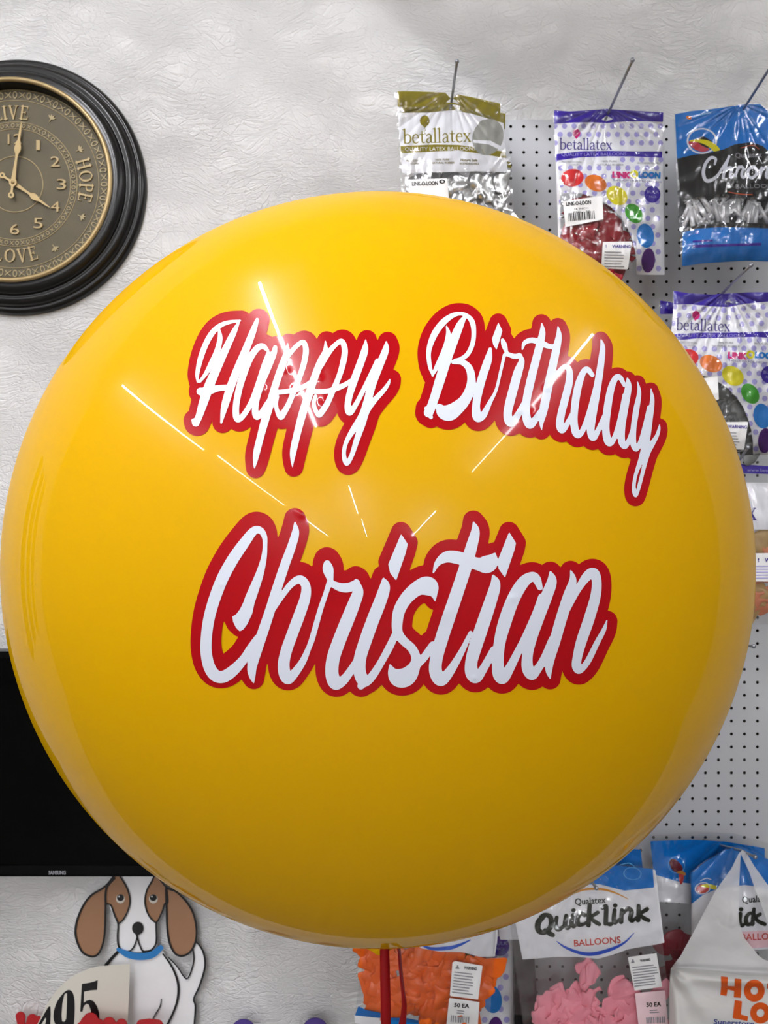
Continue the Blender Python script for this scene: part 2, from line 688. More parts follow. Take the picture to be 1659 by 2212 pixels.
def strip_light(x, ya, yb, label, shield=False):
    root = empty('ceiling_light', (x, (ya + yb) / 2, CEIL), label, 'light', 'fluorescent strip lights')
    h = MB(); h.box((x - 0.055, yb, CEIL - 0.05), (x + 0.055, ya, CEIL)); h.build('housing', M_white_metal, root, False)
    t = MB(); t.tube([(x, ya - 0.05, LAMP_Z), (x, yb + 0.05, LAMP_Z)], 0.0095, 12); t.build('tube', M_tube_bright if shield else (M_tube_rear if ya < -2.5 else (M_tube_dim if x > 1 else M_tube)), root)
    for y in (ya, yb):
        s = 1 if y == ya else -1
        e = MB(); e.box((x - 0.02, min(y, y - 0.05 * s), LAMP_Z - 0.025), (x + 0.02, max(y, y - 0.05 * s), CEIL - 0.048)); e.build('lamp_holder', M_white_metal, root, False)
    if shield:
        r = MB()
        # unseen baffle added so its lower edge throws the diagonal wall shadow
        xe, ze = x + 0.36, LAMP_Z - 0.292
        r.add([(x + 0.055, ya, CEIL - 0.03), (x + 0.055, yb, CEIL - 0.03), (xe, yb, ze), (xe, ya, ze),
               (x + 0.06, ya, CEIL - 0.03), (x + 0.06, yb, CEIL - 0.03), (xe + 0.004, yb, ze), (xe + 0.004, ya, ze)],
              [(0, 1, 2, 3), (7, 6, 5, 4), (3, 2, 6, 7), (0, 3, 7, 4), (1, 5, 6, 2), (0, 4, 5, 1)])
        r.build('shadow_baffle', M_white_metal, root, False)
    return root


strip_light(-0.70, 0.80, -1.30, 'white fluorescent strip light with an added shadow baffle on the ceiling above the wall clock', True)
strip_light(-0.55, -3.0, -5.2, 'white fluorescent strip light at the far end of the middle ceiling row')
strip_light(-2.40, 0.98, -1.15, 'white fluorescent strip light over the left side of the shop')
strip_light(-2.30, -1.28, -4.10, 'long white fluorescent strip light behind the left one')
strip_light(-0.50, -5.6, -9.0, 'white fluorescent strip light at the rear end of the middle ceiling row')
strip_light(-2.25, -4.4, -8.8, 'long white fluorescent strip light at the rear end of the left ceiling row')
strip_light(1.53, -4.6, -8.8, 'long white fluorescent strip light at the rear end of the right ceiling row')
strip_light(1.53, 0.98, -2.35, 'long white fluorescent strip light above the pegboard side')

# a plain white door with dark glass strips further left on the back wall (it mirrors in the balloon's rim)
M_door = mat('door_paint', (222, 220, 214), 0.4)
M_dark_glass = mat('dark_glass', (60, 55, 48), 0.1)
b = MB(); b.box((-2.62, WALL_Y - 0.045, 0), (-1.62, WALL_Y, 2.08))
d1 = structure('door_1', b, M_door)
for k in range(3):
    b = MB(); b.box((-2.5 + 0.29 * k, WALL_Y - 0.05, 0.9), (-2.32 + 0.29 * k, WALL_Y - 0.044, 1.95)); b.build('glass_strip', M_dark_glass, d1, False)
b = MB(); b.box((-1.75, WALL_Y - 0.10, 1.0), (-1.71, WALL_Y - 0.05, 1.04)); b.box((-1.86, WALL_Y - 0.11, 1.01), (-1.71, WALL_Y - 0.09, 1.03)); b.build('handle', mat('door_handle_steel', (150, 150, 150), 0.3, metal=1), d1, False)

# ------------------------------------------------------------------ pegboard
PEG_Y = 1.503
M_peg = mat('pegboard_face', (192, 194, 198), 0.5, vary=0.02)
M_hole = mat('core_and_hole_shade', (40, 33, 27), 0.9, 0.1)
peg = empty('pegboard', (0.9, PEG_Y, 0.2), 'grey-white perforated pegboard on the wall behind the hanging balloon packets', 'pegboard')
S = 28.04 / F * PEG_Y
gx0 = (1636.0 - CX) / F * PEG_Y
gz0 = CZ - (1781.0 - CY) / F * PEG_Y
nl = int((gx0 - 0.062) / S)
nr = int((1.78 - gx0) / S)
nd = int((gz0 - 0.25) / 0.0254)
nu = 54
SZ = 27.92 / F * PEG_Y
rh = 0.0031
fb, hb = MB(), MB()
oct8 = [(-1, -1), (0, -1), (1, -1), (1, 0), (1, 1), (0, 1), (-1, 1), (-1, 0)]
vf, ff, vh, fh = [], [], [], []
for i in range(-nl, nr + 1):
    for j in range(-nd, nu + 1):
        x, z = gx0 + i * S, gz0 + j * SZ
        zt = z + SZ / 2
        n = len(vf)
        for (a, c) in oct8:
            vf.append((x + a * S / 2, PEG_Y, z + c * SZ / 2))
        for (a, c) in oct8:
            q = math.hypot(a, c)
            vf.append((x + a / q * rh, PEG_Y, z + c / q * rh))
        m_ = len(vh)
        for yy in (PEG_Y, PEG_Y + 0.006):
            for (a, c) in oct8:
                q = math.hypot(a, c)
                vh.append((x + a / q * rh, yy, z + c / q * rh))
        for k in range(8):
            k2 = (k + 1) % 8
            ff.append((n + k, n + k2, n + 8 + k2, n + 8 + k))
            fh.append((m_ + k, m_ + k2, m_ + 8 + k2, m_ + 8 + k))
fb.add(vf, ff)
xl, xr = gx0 - (nl + 0.5) * S, gx0 + (nr + 0.5) * S
zb, zt = gz0 - (nd + 0.5) * SZ, gz0 + (nu + 0.5) * SZ
for (q0, q1) in (((xl, zb), (xl, zt)), ((xl, zt), (xr, zt)), ((xr, zt), (xr, zb)), ((xr, zb), (xl, zb))):
    fb.add([(q0[0], PEG_Y, q0[1]), (q1[0], PEG_Y, q1[1]), (q1[0], PEG_Y + 0.006, q1[1]), (q0[0], PEG_Y + 0.006, q0[1])], [(3, 2, 1, 0)])
fb.build('perforated_panel', M_peg, peg, False)
# the drilled holes' brown board core and a dark sheet standing in for the shade behind
hb.add(vh, fh)
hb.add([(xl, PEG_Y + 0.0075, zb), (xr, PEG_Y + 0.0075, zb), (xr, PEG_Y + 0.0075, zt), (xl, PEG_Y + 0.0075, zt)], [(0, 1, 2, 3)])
hb.build('core_and_shade_sheet', M_hole, peg, False)
fr = MB()
WB = WALL_Y - 0.0006
fr.box((xl + 0.01, PEG_Y + 0.008, zb), (xl + 0.05, WB, zt - 0.01))
fr.box((xr - 0.05, PEG_Y + 0.008, zb), (xr - 0.01, WB, zt - 0.01))
fr.box((xl + 0.05, PEG_Y + 0.008, zt - 0.05), (xr - 0.05, WB, zt - 0.01))
fr.build('batten', mat('batten_wood', (150, 120, 85), 0.7), peg, False)

# ------------------------------------------------------------------ the big balloon
BR = 0.40
BC = np.array([-10.5 / F * 0.906, 0.906, CZ - 0.0552])
AX = np.array([0.0, 0.26, -0.966]); AX /= np.linalg.norm(AX)
M_latex = mat('yellow_latex', (211, 161, 0), 0.20, 0.0, coat=0.36, coat_rough=0.012, vary=0.01)
M_latex.node_tree.nodes['Principled BSDF'].inputs['Coat IOR'].default_value = 1.30
nt_ = M_latex.node_tree
g_ = nt_.nodes.new('ShaderNodeBsdfGlossy')
g_.inputs['Roughness'].default_value = 0.24
x_ = nt_.nodes.new('ShaderNodeMixShader')
x_.inputs[0].default_value = 0.013
nt_.links.new(nt_.nodes['Principled BSDF'].outputs[0], x_.inputs[1])
nt_.links.new(g_.outputs[0], x_.inputs[2])
nt_.links.new(x_.outputs[0], nt_.nodes['Material Output'].inputs['Surface'])
M_vinyl_red = mat('red_vinyl', (158, 7, 17), 0.2, 0.07, coat=0.3, coat_rough=0.05, vary=0.02, bump=0.06, bump_scale=700)
M_vinyl_white = mat('white_vinyl', (214, 219, 230), 0.36, 0.2, coat=0.2, coat_rough=0.10, vary=0.01, bump=0.04, bump_scale=700)
bal = empty('balloon', BC + AX * 0.54, 'huge round yellow latex balloon with red and white birthday lettering', 'balloon')

e1 = np.array([1.0, 0, 0])
e2 = np.cross(AX, e1)
ev = MB()
NA, NB = 180, 150
prof = []
for j in range(NB + 1):
    th = PI - (PI - math.radians(12)) * j / NB      # angle from the neck axis
    r = BR * math.sin(th)
    h = BR * math.cos(th)
    prof.append((r, h))
# flare into the neck
r0, h0 = prof[-1]
for k in range(1, 15):
    t = k / 14
    prof.append((r0 * (1 - t) ** 2.2 * 0.86 + 0.013 * (1 - (1 - t) ** 2.2) + r0 * 0.14 * (1 - t), h0 + 0.115 * t))
vs, fs = [], []
for (r, h) in prof:
    for k in range(NA):
        a = 2 * PI * k / NA
        vs.append(BC + AX * h + (e1 * math.cos(a) + e2 * math.sin(a)) * r)
for i in range(len(prof) - 1):
    for k in range(NA):
        a, c = i * NA + k, i * NA + (k + 1) % NA
        fs.append((a, a + NA, c + NA, c))
ev.add(vs, fs)
ev.build('envelope', M_latex, bal)
nk = MB()
hh = prof[-1][1]
for (pr) in [[(0.013, 0), (0.017, 0.006), (0.018, 0.014), (0.013, 0.02), (0.012, 0.03), (0.015, 0.042), (0.0185, 0.047), (0.0165, 0.049), (0.006, 0.038)]]:
    vs, fs = [], []
    for (r, h) in pr:
        for k in range(28):
            a = 2 * PI * k / 28
            vs.append(BC + AX * (hh + h) + (e1 * math.cos(a) + e2 * math.sin(a)) * r * (1 + 0.08 * math.sin(5 * a)))
    for i in range(len(pr) - 1):
        for k in range(28):
            a, c = i * 28 + k, i * 28 + (k + 1) % 28
            fs.append((a, a + 28, c + 28, c))
    nk.add(vs, fs)
nk.build('neck', M_latex, bal)


BUB = [(565, 838, 9), (620, 800, 6), (628, 845, 9), (690, 815, 7), (700, 865, 8), (600, 895, 6), (690, 795, 6), (1045, 880, 7), (1120, 890, 8),
       (1150, 895, 8), (975, 885, 6), (1180, 840, 6), (478, 1263, 5), (700, 1075, 6), (1025, 1464, 6), (1110, 1292, 10), (960, 1325, 14), (650, 1110, 9)]


def M_sphere(px, py, off):
    d = np.stack([(px - CX) / F, np.ones_like(px), -(py - CY) / F], axis=-1)
    d /= np.linalg.norm(d, axis=-1, keepdims=True)
    c = BC - np.array([0, 0, CZ])
    o = np.full(px.shape, off)
    for (bx, by, s) in BUB:
        o = o + 0.00055 * np.exp(-((px - bx) ** 2 + (py - by) ** 2) / (s * s)) * min(1, s / 8)
    R = BR + o
    bb = d @ c
    t = bb - np.sqrt(bb * bb - (c @ c - R * R))
    return d * t[..., None] + np.array([0, 0, CZ])


def lettering(name, strokes, grow, shift, cell=2.0, extra=()):
    class Shifted:
        def __init__(self, s):
            self.s = s
            g = grow(np.array([s.bb[0], s.bb[2]])).max() + 14
            self.bb = (s.bb[0] - g, s.bb[1] - g, s.bb[2] + g, s.bb[3] + g)

        def eval(self, X, Y):
            dx, dy = shift(X, Y)
            return self.s.eval(X - dx, Y - dy) - grow(X)
    r = MB()
    field_mesh(r, [Shifted(s) for s in strokes] + list(extra), M_sphere, cell, 0.00025)
    red = r.build('lettering_sticker', M_vinyl_red, bal, True, 'red outline sticker behind the white word %s' % name)
    w = MB()
    field_mesh(w, strokes, M_sphere, cell, 0.00055)
    w.build('lettering', M_vinyl_white, red, True, 'white script word %s' % name)


h = CR(380, 640, 3.1904)
HAPPY = [Stroke(h(s)) for s in [
    # H
    [(150, 588, 16), (148, 530, 28), (172, 420, 38), (215, 310, 40), (262, 238, 38), (312, 198, 32), (370, 178, 26), (442, 168, 14)],
    [(298, 232, 18), (304, 290, 34), (286, 370, 38), (245, 460, 36), (205, 535, 28), (165, 588, 18)],
    [(432, 180, 16), (398, 250, 40), (345, 360, 50), (285, 490, 58), (228, 620, 66), (190, 730, 62), (158, 830, 48), (136, 872, 52)],
    [(120, 856, 28), (140, 876, 44)],
    [(560, 162, 26), (532, 240, 44), (485, 360, 52), (425, 500, 54), (375, 630, 56), (335, 760, 48), (312, 872, 14)],
    [(168, 656, 52), (230, 652, 50), (290, 634, 44), (380, 628, 40)],
    # a
    [(632, 372, 22), (600, 345, 40), (560, 358, 44), (510, 430, 46), (470, 530, 46), (435, 640, 46), (414, 760, 44), (418, 835, 46), (440, 845, 40), (480, 800, 38), (525, 720, 38), (570, 600, 40), (610, 480, 42), (640, 400, 40)],
    [(684, 352, 30), (672, 400, 42), (632, 500, 44), (585, 610, 46), (553, 720, 44), (546, 800, 44), (560, 832, 40), (590, 800, 36), (640, 720, 30), (690, 660, 22)],
    # first p
    [(770, 325, 8), (764, 390, 40), (728, 490, 50), (690, 600, 50), (655, 720, 54), (618, 840, 56), (585, 960, 50), (555, 1080, 46), (545, 1150, 26), (540, 1188, 4)],
    [(735, 480, 14), (790, 390, 30), (840, 335, 32), (880, 318, 34), (896, 370, 40), (885, 450, 40), (858, 540, 38), (815, 650, 38), (778, 740, 38), (745, 800, 42), (722, 832, 40), (698, 790, 30), (690, 740, 28), (700, 690, 24)],
    [(690, 662, 34), (760, 656, 34), (850, 636, 36), (920, 596, 28), (985, 530, 14)],
    # second p
    [(1030, 308, 8), (1030, 380, 38), (998, 450, 50), (955, 560, 52), (915, 680, 54), (875, 800, 54), (840, 930, 50), (810, 1060, 46), (803, 1130, 26), (803, 1178, 4)],
    [(1005, 490, 14), (1060, 380, 34), (1110, 325, 32), (1145, 312, 36), (1164, 370, 42), (1154, 450, 42), (1125, 550, 38), (1082, 650, 38), (1045, 735, 40), (1010, 790, 42), (985, 818, 36), (960, 780, 30), (950, 735, 28), (962, 690, 26)],
    [(940, 655, 34), (1040, 654, 34), (1130, 626, 36), (1195, 590, 30), (1240, 545, 14)],
    # y
    [(1308, 300, 8), (1302, 370, 46), (1272, 460, 52), (1228, 580, 52), (1194, 690, 46), (1184, 770, 44), (1200, 800, 44), (1240, 745, 34), (1290, 650, 32), (1345, 530, 26), (1385, 440, 22)],
    [(1450, 312, 8), (1445, 370, 46), (1402, 480, 52), (1352, 610, 54), (1318, 730, 54), (1285, 820, 50), (1222, 920, 42), (1176, 1000, 30), (1158, 1070, 28), (1163, 1125, 32), (1180, 1150, 34), (1212, 1095, 32), (1248, 985, 40), (1284, 880, 46), (1315, 790, 44), (1370, 715, 38), (1430, 650, 32), (1462, 605, 24), (1475, 572, 8)],
]]
lettering('Happy', HAPPY, lambda X: 19.8 + 0 * X, lambda X, Y: (3.0, 0.0))

q = CR(860, 640, 2.765)
BIRTH = [Stroke(q(s)) for s in [
    # B
    [(208, 474, 12), (190, 420, 24), (182, 340, 28), (198, 270, 36), (230, 205, 40), (275, 150, 38), (325, 115, 30), (368, 104, 22), (408, 114, 24), (442, 152, 32), (452, 215, 28), (444, 285, 28), (415, 345, 28), (375, 375, 26), (340, 384, 22)],
    [(289, 178, 8), (300, 225, 28), (290, 290, 36), (262, 360, 34), (232, 420, 28), (205, 474, 12)],
    [(398, 122, 22), (366, 180, 46), (325, 280, 56), (285, 390, 58), (250, 500, 58), (222, 590, 54), (196, 665, 54), (182, 695, 56)],
    [(168, 668, 22), (196, 722, 24)],
    [(330, 392, 26), (385, 395, 34), (425, 432, 44), (438, 500, 50), (424, 570, 58), (392, 628, 68), (345, 672, 84), (305, 696, 96), (268, 690, 76), (246, 660, 36)],
    # i
    [(550, 315, 20), (537, 380, 46), (507, 470, 50), (482, 560, 50), (466, 650, 46), (470, 712, 56), (485, 730, 42), (512, 705, 40), (550, 630, 26), (585, 560, 18), (612, 450, 18), (635, 350, 20)],
    # r
    [(624, 262, 22), (634, 292, 34), (646, 330, 22), (655, 350, 22)], [(648, 342, 24), (690, 358, 30), (728, 356, 30)],
    [(722, 345, 16), (738, 385, 34), (717, 450, 52), (692, 540, 54), (668, 630, 54), (654, 700, 50), (664, 745, 56), (685, 752, 46), (720, 700, 38), (765, 610, 24)],
    # t
    [(858, 162, 8), (862, 215, 36), (846, 290, 46), (818, 400, 48), (788, 520, 50), (766, 630, 48), (765, 715, 50), (785, 765, 52), (812, 745, 42), (848, 690, 30)],
    [(742, 316, 10), (756, 278, 26), (800, 262, 32), (852, 278, 36), (905, 300, 30), (955, 296, 26)],
    # h
    [(955, 182, 8), (960, 235, 34), (946, 310, 46), (920, 430, 50), (892, 560, 52), (868, 680, 50), (856, 755, 26), (857, 800, 4)],
    [(895, 570, 14), (945, 470, 24), (995, 420, 30), (1022, 440, 36), (1022, 510, 44), (998, 610, 46), (975, 700, 46), (966, 770, 46), (980, 800, 38), (1005, 770, 32), (1050, 680, 22)],
    # d
    [(1160, 470, 26), (1132, 438, 34), (1108, 450, 36), (1080, 520, 44), (1060, 620, 46), (1050, 730, 44), (1058, 805, 46), (1078, 828, 38), (1108, 790, 32), (1145, 680, 30), (1180, 540, 26)],
    [(1211, 256, 6), (1221, 310, 32), (1206, 440, 42), (1182, 590, 46), (1160, 720, 46), (1150, 800, 46), (1164, 845, 40), (1190, 810, 32), (1232, 710, 22)],
    # a
    [(1350, 530, 22), (1328, 488, 30), (1302, 485, 34), (1272, 550, 42), (1250, 670, 46), (1240, 780, 44), (1250, 858, 46), (1270, 876, 36), (1298, 830, 30), (1328, 720, 28), (1352, 590, 24)],
    [(1370, 490, 10), (1375, 540, 38), (1356, 650, 44), (1336, 780, 42), (1335, 865, 42), (1356, 896, 32), (1382, 850, 26), (1412, 750, 18)],
    # y
    [(1430, 510, 6), (1440, 575, 24), (1422, 680, 36), (1406, 790, 34), (1405, 880, 36), (1424, 912, 30), (1450, 860, 26), (1478, 750, 22), (1496, 660, 16)],
    [(1510, 552, 6), (1518, 620, 26), (1502, 740, 36), (1482, 860, 42), (1456, 960, 34), (1421, 1060, 22), (1408, 1130, 22), (1411, 1175, 24), (1422, 1190, 18), (1438, 1140, 22), (1466, 1030, 24), (1490, 935, 34), (1515, 885, 34), (1545, 835, 24), (1558, 795, 18), (1562, 765, 4)],
]] + [Poly(q([(598, 155), (623, 205), (612, 245), (588, 320), (568, 290), (560, 255)]))]
lettering('Birthday', BIRTH, lambda X: 19.0 - 3.5 * np.clip((X - 1150) / 280, 0, 1), lambda X, Y: (0.0, 0.0 + 3.5 * np.clip((X - 1150) / 250, 0, 1)), extra=[Stroke([(966, 862, 22), (985, 825, 24), (1000, 800, 22)])])

q1 = CR(400, 1080, 3.456)
q2 = CR(800, 1080, 2.9625)
CHRIS = [Poly(q1([(352, 870), (380, 855), (410, 815), (455, 720), (520, 760), (500, 850), (465, 925), (435, 966), (408, 981), (380, 955), (358, 910)]))] + [Stroke(q1(s)) for s in [
    # C
    [(455, 835, 60), (478, 760, 80), (520, 650, 72), (560, 540, 58), (588, 430, 42), (596, 340, 34), (592, 275, 40), (562, 228, 50), (512, 232, 62), (440, 322, 78), (352, 450, 86), (272, 600, 88), (212, 760, 86), (175, 900, 84), (157, 1040, 82), (158, 1150, 84), (182, 1250, 88), (228, 1312, 90), (290, 1318, 90), (362, 1270, 82), (436, 1190, 66), (490, 1105, 60), (540, 1030, 50)],
    # h
    [(820, 168, 12), (824, 240, 54), (800, 330, 64), (742, 490, 70), (682, 670, 72), (632, 830, 74), (582, 980, 78), (532, 1130, 78), (500, 1240, 72), (500, 1310, 50), (511, 1366, 8)],
    [(660, 835, 12), (725, 715, 40), (795, 625, 50), (858, 595, 64), (900, 640, 68), (896, 730, 78), (852, 860, 84), (800, 1000, 84), (757, 1120, 84), (736, 1220, 86), (744, 1300, 90), (770, 1335, 80), (815, 1295, 66), (878, 1205, 52), (922, 1105, 40)],
    # r
    [(905, 1140, 36), (940, 1060, 42), (975, 940, 42), (1012, 810, 40), (1050, 700, 38), (1076, 620, 42)],
    [(1060, 475, 50), (1066, 515, 80), (1076, 560, 62), (1086, 605, 40)], [(1085, 620, 46), (1160, 652, 64), (1225, 652, 70), (1280, 618, 50)],
    [(1275, 600, 24), (1292, 680, 76), (1262, 770, 92), (1210, 900, 98), (1150, 1050, 98), (1106, 1180, 98), (1095, 1290, 98), (1116, 1360, 100), (1145, 1370, 80), (1200, 1325, 66), (1268, 1220, 50), (1310, 1130, 40)],
    # i
    [(1480, 588, 16), (1490, 650, 78), (1455, 760, 92), (1400, 900, 94), (1346, 1050, 94), (1306, 1180, 92), (1302, 1280, 92), (1328, 1345, 92), (1362, 1350, 66), (1410, 1300, 56), (1480, 1190, 46), (1540, 1085, 42), (1572, 1010, 40)],
]] + [Poly(q1([(1612, 253), (1662, 330), (1645, 400), (1575, 602), (1530, 545), (1516, 480)]))] + [Stroke(q2(s)) for s in [
    # s
    [(414, 646, 6), (405, 600, 46), (372, 552, 118), (308, 562, 96), (236, 622, 82), (188, 700, 76), (172, 780, 70), (176, 850, 64), (214, 902, 56), (266, 950, 56), (292, 1010, 60), (280, 1070, 76), (236, 1128, 116), (185, 1140, 116), (146, 1110, 66), (126, 1056, 10)],
    [(-60, 1190, 46), (0, 1135, 44), (62, 1045, 42), (120, 935, 40), (155, 865, 40)], [(290, 1062, 50), (340, 1012, 50), (400, 930, 50)],
    # t
    [(660, 140, 8), (672, 200, 54), (650, 290, 72), (612, 420, 80), (566, 560, 82), (512, 720, 84), (462, 870, 84), (426, 1000, 80), (416, 1085, 82), (438, 1142, 84), (468, 1145, 72), (520, 1080, 56), (582, 975, 40), (642, 850, 26)],
    [(403, 464, 10), (432, 402, 40), (490, 364, 72), (562, 370, 82), (632, 394, 76), (700, 412, 84), (745, 412, 112), (772, 394, 88), (798, 342, 10)],
    # i
    [(786, 486, 16), (800, 540, 64), (772, 640, 78), (722, 790, 84), (672, 940, 84), (646, 1040, 78), (650, 1108, 84), (678, 1135, 72), (720, 1085, 54), (790, 960, 48)],
    # a
    [(1085, 560, 36), (1062, 505, 56), (1030, 492, 62), (975, 532, 76), (912, 640, 82), (858, 790, 84), (826, 920, 74), (816, 1040, 74), (825, 1115, 84), (850, 1138, 74), (890, 1080, 60), (942, 978, 50), (1000, 860, 46), (1060, 720, 44), (1095, 620, 42)],
    [(1153, 463, 16), (1162, 520, 62), (1130, 610, 74), (1080, 740, 76), (1030, 880, 76), (1006, 990, 68), (1006, 1075, 74), (1034, 1118, 68), (1070, 1082, 54), (1112, 1015, 50), (1165, 890, 46)],
    # n
    [(1283, 453, 10), (1296, 515, 46), (1266, 620, 70), (1222, 760, 72), (1182, 900, 70), (1150, 1020, 58), (1142, 1090, 42), (1150, 1142, 8)],
    [(1255, 735, 14), (1325, 580, 40), (1385, 490, 60), (1428, 468, 66), (1448, 520, 62), (1440, 620, 66), (1400, 760, 70), (1352, 900, 68), (1326, 1000, 60), (1319, 1065, 58), (1340, 1090, 42), (1390, 1035, 40), (1450, 915, 36), (1495, 830, 28), (1514, 770, 8)],
]] + [Poly(q2([(888, 205), (932, 275), (925, 312), (862, 498), (820, 440), (816, 385)]))]
lettering('Christian', CHRIS, lambda X: 21.5 + 0 * X, lambda X, Y: (0.0, -11.0 + 13.0 * np.clip((X - 440) / 820, 0, 1)), 2.2, extra=[Stroke([(497, 1290, 22), (516, 1252, 26), (540, 1200, 22)]), Stroke([(720, 1320, 22), (727, 1285, 22)]), Stroke([(855, 1420, 16), (872, 1414, 16)]), Stroke([(1006, 1345, 24), (1019, 1300, 26), (1034, 1255, 24)]), Stroke([(950, 1243, 20), (972, 1236, 20)])])

# ribbon tied to the balloon's neck
M_ribbon = mat('red_satin', (138, 6, 14), 0.38, 0.3, vary=0.03, scale=120)
knot = BC + AX * (hh + 0.006)
rib = empty('ribbon', knot, 'dark red satin ribbon hanging in two tails below the yellow balloon', 'ribbon')
rb = MB()
for k in range(3):
    pts = []
    for i in range(25):
        a = 2 * PI * i / 24
        pts.append(knot + (e1 * math.cos(a) + e2 * math.sin(a)) * 0.0195 + AX * (0.001 + 0.004 * k))
    rb.tube(pts, 0.0022, 6)
rb.build('wrap', M_ribbon, rib)


def tail(rows, d0, name, tw):
    """rows of (x left, x right, y) in photo pixels"""
    m = MB()
    vs, fs = [], []
    for i, (xa, xb, y) in enumerate(rows):
        dd = d0 + 0.004 * math.sin(i * 0.9)
        A = at(xa, y, dd - tw[i]); B = at(xb, y, dd + tw[i])
        Mid = (A + B) / 2 + np.array([0, -0.0006, 0])
        for p in (A, Mid, B, B + np.array([0, 0.0007, 0]), Mid + np.array([0, 0.0007, 0]), A + np.array([0, 0.0007, 0])):
            vs.append(p)
    for i in range(len(rows) - 1):
        for k in range(6):
            a, c = i * 6 + k, i * 6 + (k + 1) % 6
            fs.append((a, a + 6, c + 6, c))
    m.add(vs, fs)
    m.build(name, M_ribbon, rib)


dk = float(knot[1]) - 0.018
tail([(826, 838, 2020), (821, 841, 2046), (820.5, 841, 2058), (821, 842, 2090), (821.5, 843, 2130), (822.5, 844, 2170), (823, 844.5, 2212), (824, 846, 2260), (826, 848, 2330)], dk, 'ribbon_tail', [0.001] * 9)
tail([(848, 856, 2025), (857, 865, 2048), (859, 866, 2056), (861, 869, 2090), (864, 872, 2120), (867, 876, 2150), (868, 879, 2172), (865, 878, 2195), (861, 877, 2212), (856, 874, 2260), (852, 870, 2330)], dk - 0.006, 'ribbon_tail', [0.006, 0.006, 0.006, 0.005, 0.004, 0.002, 0.001, 0, -.001, -.001, -.001])


# ------------------------------------------------------------------ wall clock
M_black_wood = mat('black_lacquer', (17, 16, 15), 0.28, 0.22, coat=0.12, coat_rough=0.2, vary=0.1)
M_gold = mat('aged_gold', (168, 146, 104), 0.38, 0.5, metal=0.55, vary=0.12, scale=60)
M_dial = mat('bronze_dial', (74, 66, 47), 0.5, 0.4, metal=0.25, vary=0.35, scale=22, bump=0.15, bump_scale=400)
M_brass = mat('worn_brass_relief', (158, 138, 98), 0.45, 0.5, metal=0.3, vary=0.25, scale=90)
M_brass2 = mat('dull_brass_relief', (146, 131, 96), 0.5, 0.5, metal=0.3, vary=0.25, scale=90)
KX, KZ = -0.7215, CZ + 0.641
kc = np.array([KX, WALL_Y, KZ])
ck = empty('wall_clock', (KX, WALL_Y, KZ - 0.252), 'round black wall clock with bronze dial and gold rim on the white wall', 'clock')
b = MB()
b.lathe(kc, [(0.20, 0.0), (.2515, 0.0), (.2520, .005), (.2505, .011), (.2465, .0155), (.2420, .0165), (.2395, .0150), (.2385, .0165), (.2370, .0215),
             (.2330, .0260), (.2280, .0285), (.2230, .0285), (.2195, .0262), (.2185, .0275), (.2170, .0325), (.2135, .0370), (.2085, .0400), (.2035, .0410),
             (.1990, .0405), (.1965, .0420), (.1890, .0430), (.1872, .0400), (.1850, .0260), (.1850, .0200)], 200)
b.build('frame', M_black_wood, ck, True, auto=None)
b = MB()
vs = [(.1935 + .0046 * math.cos(a), .0430 + .0046 * math.sin(a)) for a in np.linspace(0, 2 * PI, 17)]
b.lathe(kc, vs, 200); b.build('gold_rim', M_gold, ck)
DH = 0.0215
b = MB(); b.lathe(kc, [(0.0001, DH), (.06, DH), (.12, DH), (.1855, DH)], 160); b.build('dial', M_dial, ck, False)


def M_dial_plane(x, y, off):
    """dial millimetres (x right, y down) to world"""
    return np.stack([KX + x / 1000.0, WALL_Y - DH - off + 0 * x, KZ - y / 1000.0], axis=-1)


b = MB()
for r, w in ((185, 1.2), (164, 1.0), (121.5, 1.0), (108.5, 1.0), (54.5, 1.3)):
    pr = [(r / 1000 + w / 1000 * math.cos(a), DH + w / 1000 * math.sin(a)) for a in np.linspace(0, PI, 7)]
    b.lathe(kc, pr, 160)
b.build('raised_ring', M_brass2, ck)
orn = []
for k in range(40):
    a = 2 * PI * k / 40
    ca, sa = math.cos(a), math.sin(a)
    orn.append(Ring(174.5 * ca, 174.5 * sa, 6.0, 3.6, 1.6, math.degrees(a)))
    a2 = a + PI / 40
    for u, v in ((-1, 0), (1, 0)):
        p0 = (169.5, -5.5 * u); p1 = (179.5, 5.5 * u)
        pts = [((r * math.cos(a2) - t * math.sin(a2)), (r * math.sin(a2) + t * math.cos(a2)), 1.7) for (r, t) in (p0, (174.5, 1.2), p1)]
        orn.append(Stroke(pts, 3))
for k in range(34):
    a = 2 * PI * (k + .3) / 34
    orn.append(Ring(115 * math.cos(a), 115 * math.sin(a), 3.4, 3.0, 1.3, math.degrees(a)))
    a2 = a + PI / 34
    for u in (-1, 1):
        orn.append(Stroke([(r * math.cos(a2) - t * math.sin(a2), r * math.sin(a2) + t * math.cos(a2), 1.3) for (r, t) in ((111.5, -3.2 * u), (118.5, 3.2 * u))], 2, False))
for k in (0, 1):
    b = MB(); field_mesh(b, orn[:120] if k == 0 else orn[120:], M_dial_plane, 0.9, 0.0, thick=0.0012); b.build('relief_border', M_brass2, ck, False)
# hour numerals
for n_ in range(1, 13):
    a = 2 * PI * n_ / 12
    x, y = 91.5 * math.sin(a), -88 * math.cos(a)
    nb = MB()
    text(nb, str(n_), x, y + 10.5, 29, M_dial_plane, 0.0, align='C', width=(27 if n_ > 9 else (7 if n_ == 1 else 18)), thick=0.0028, bold=0.0)
    nb.build('numeral', M_brass, ck, False)
# LIVE HOPE LOVE round the dial


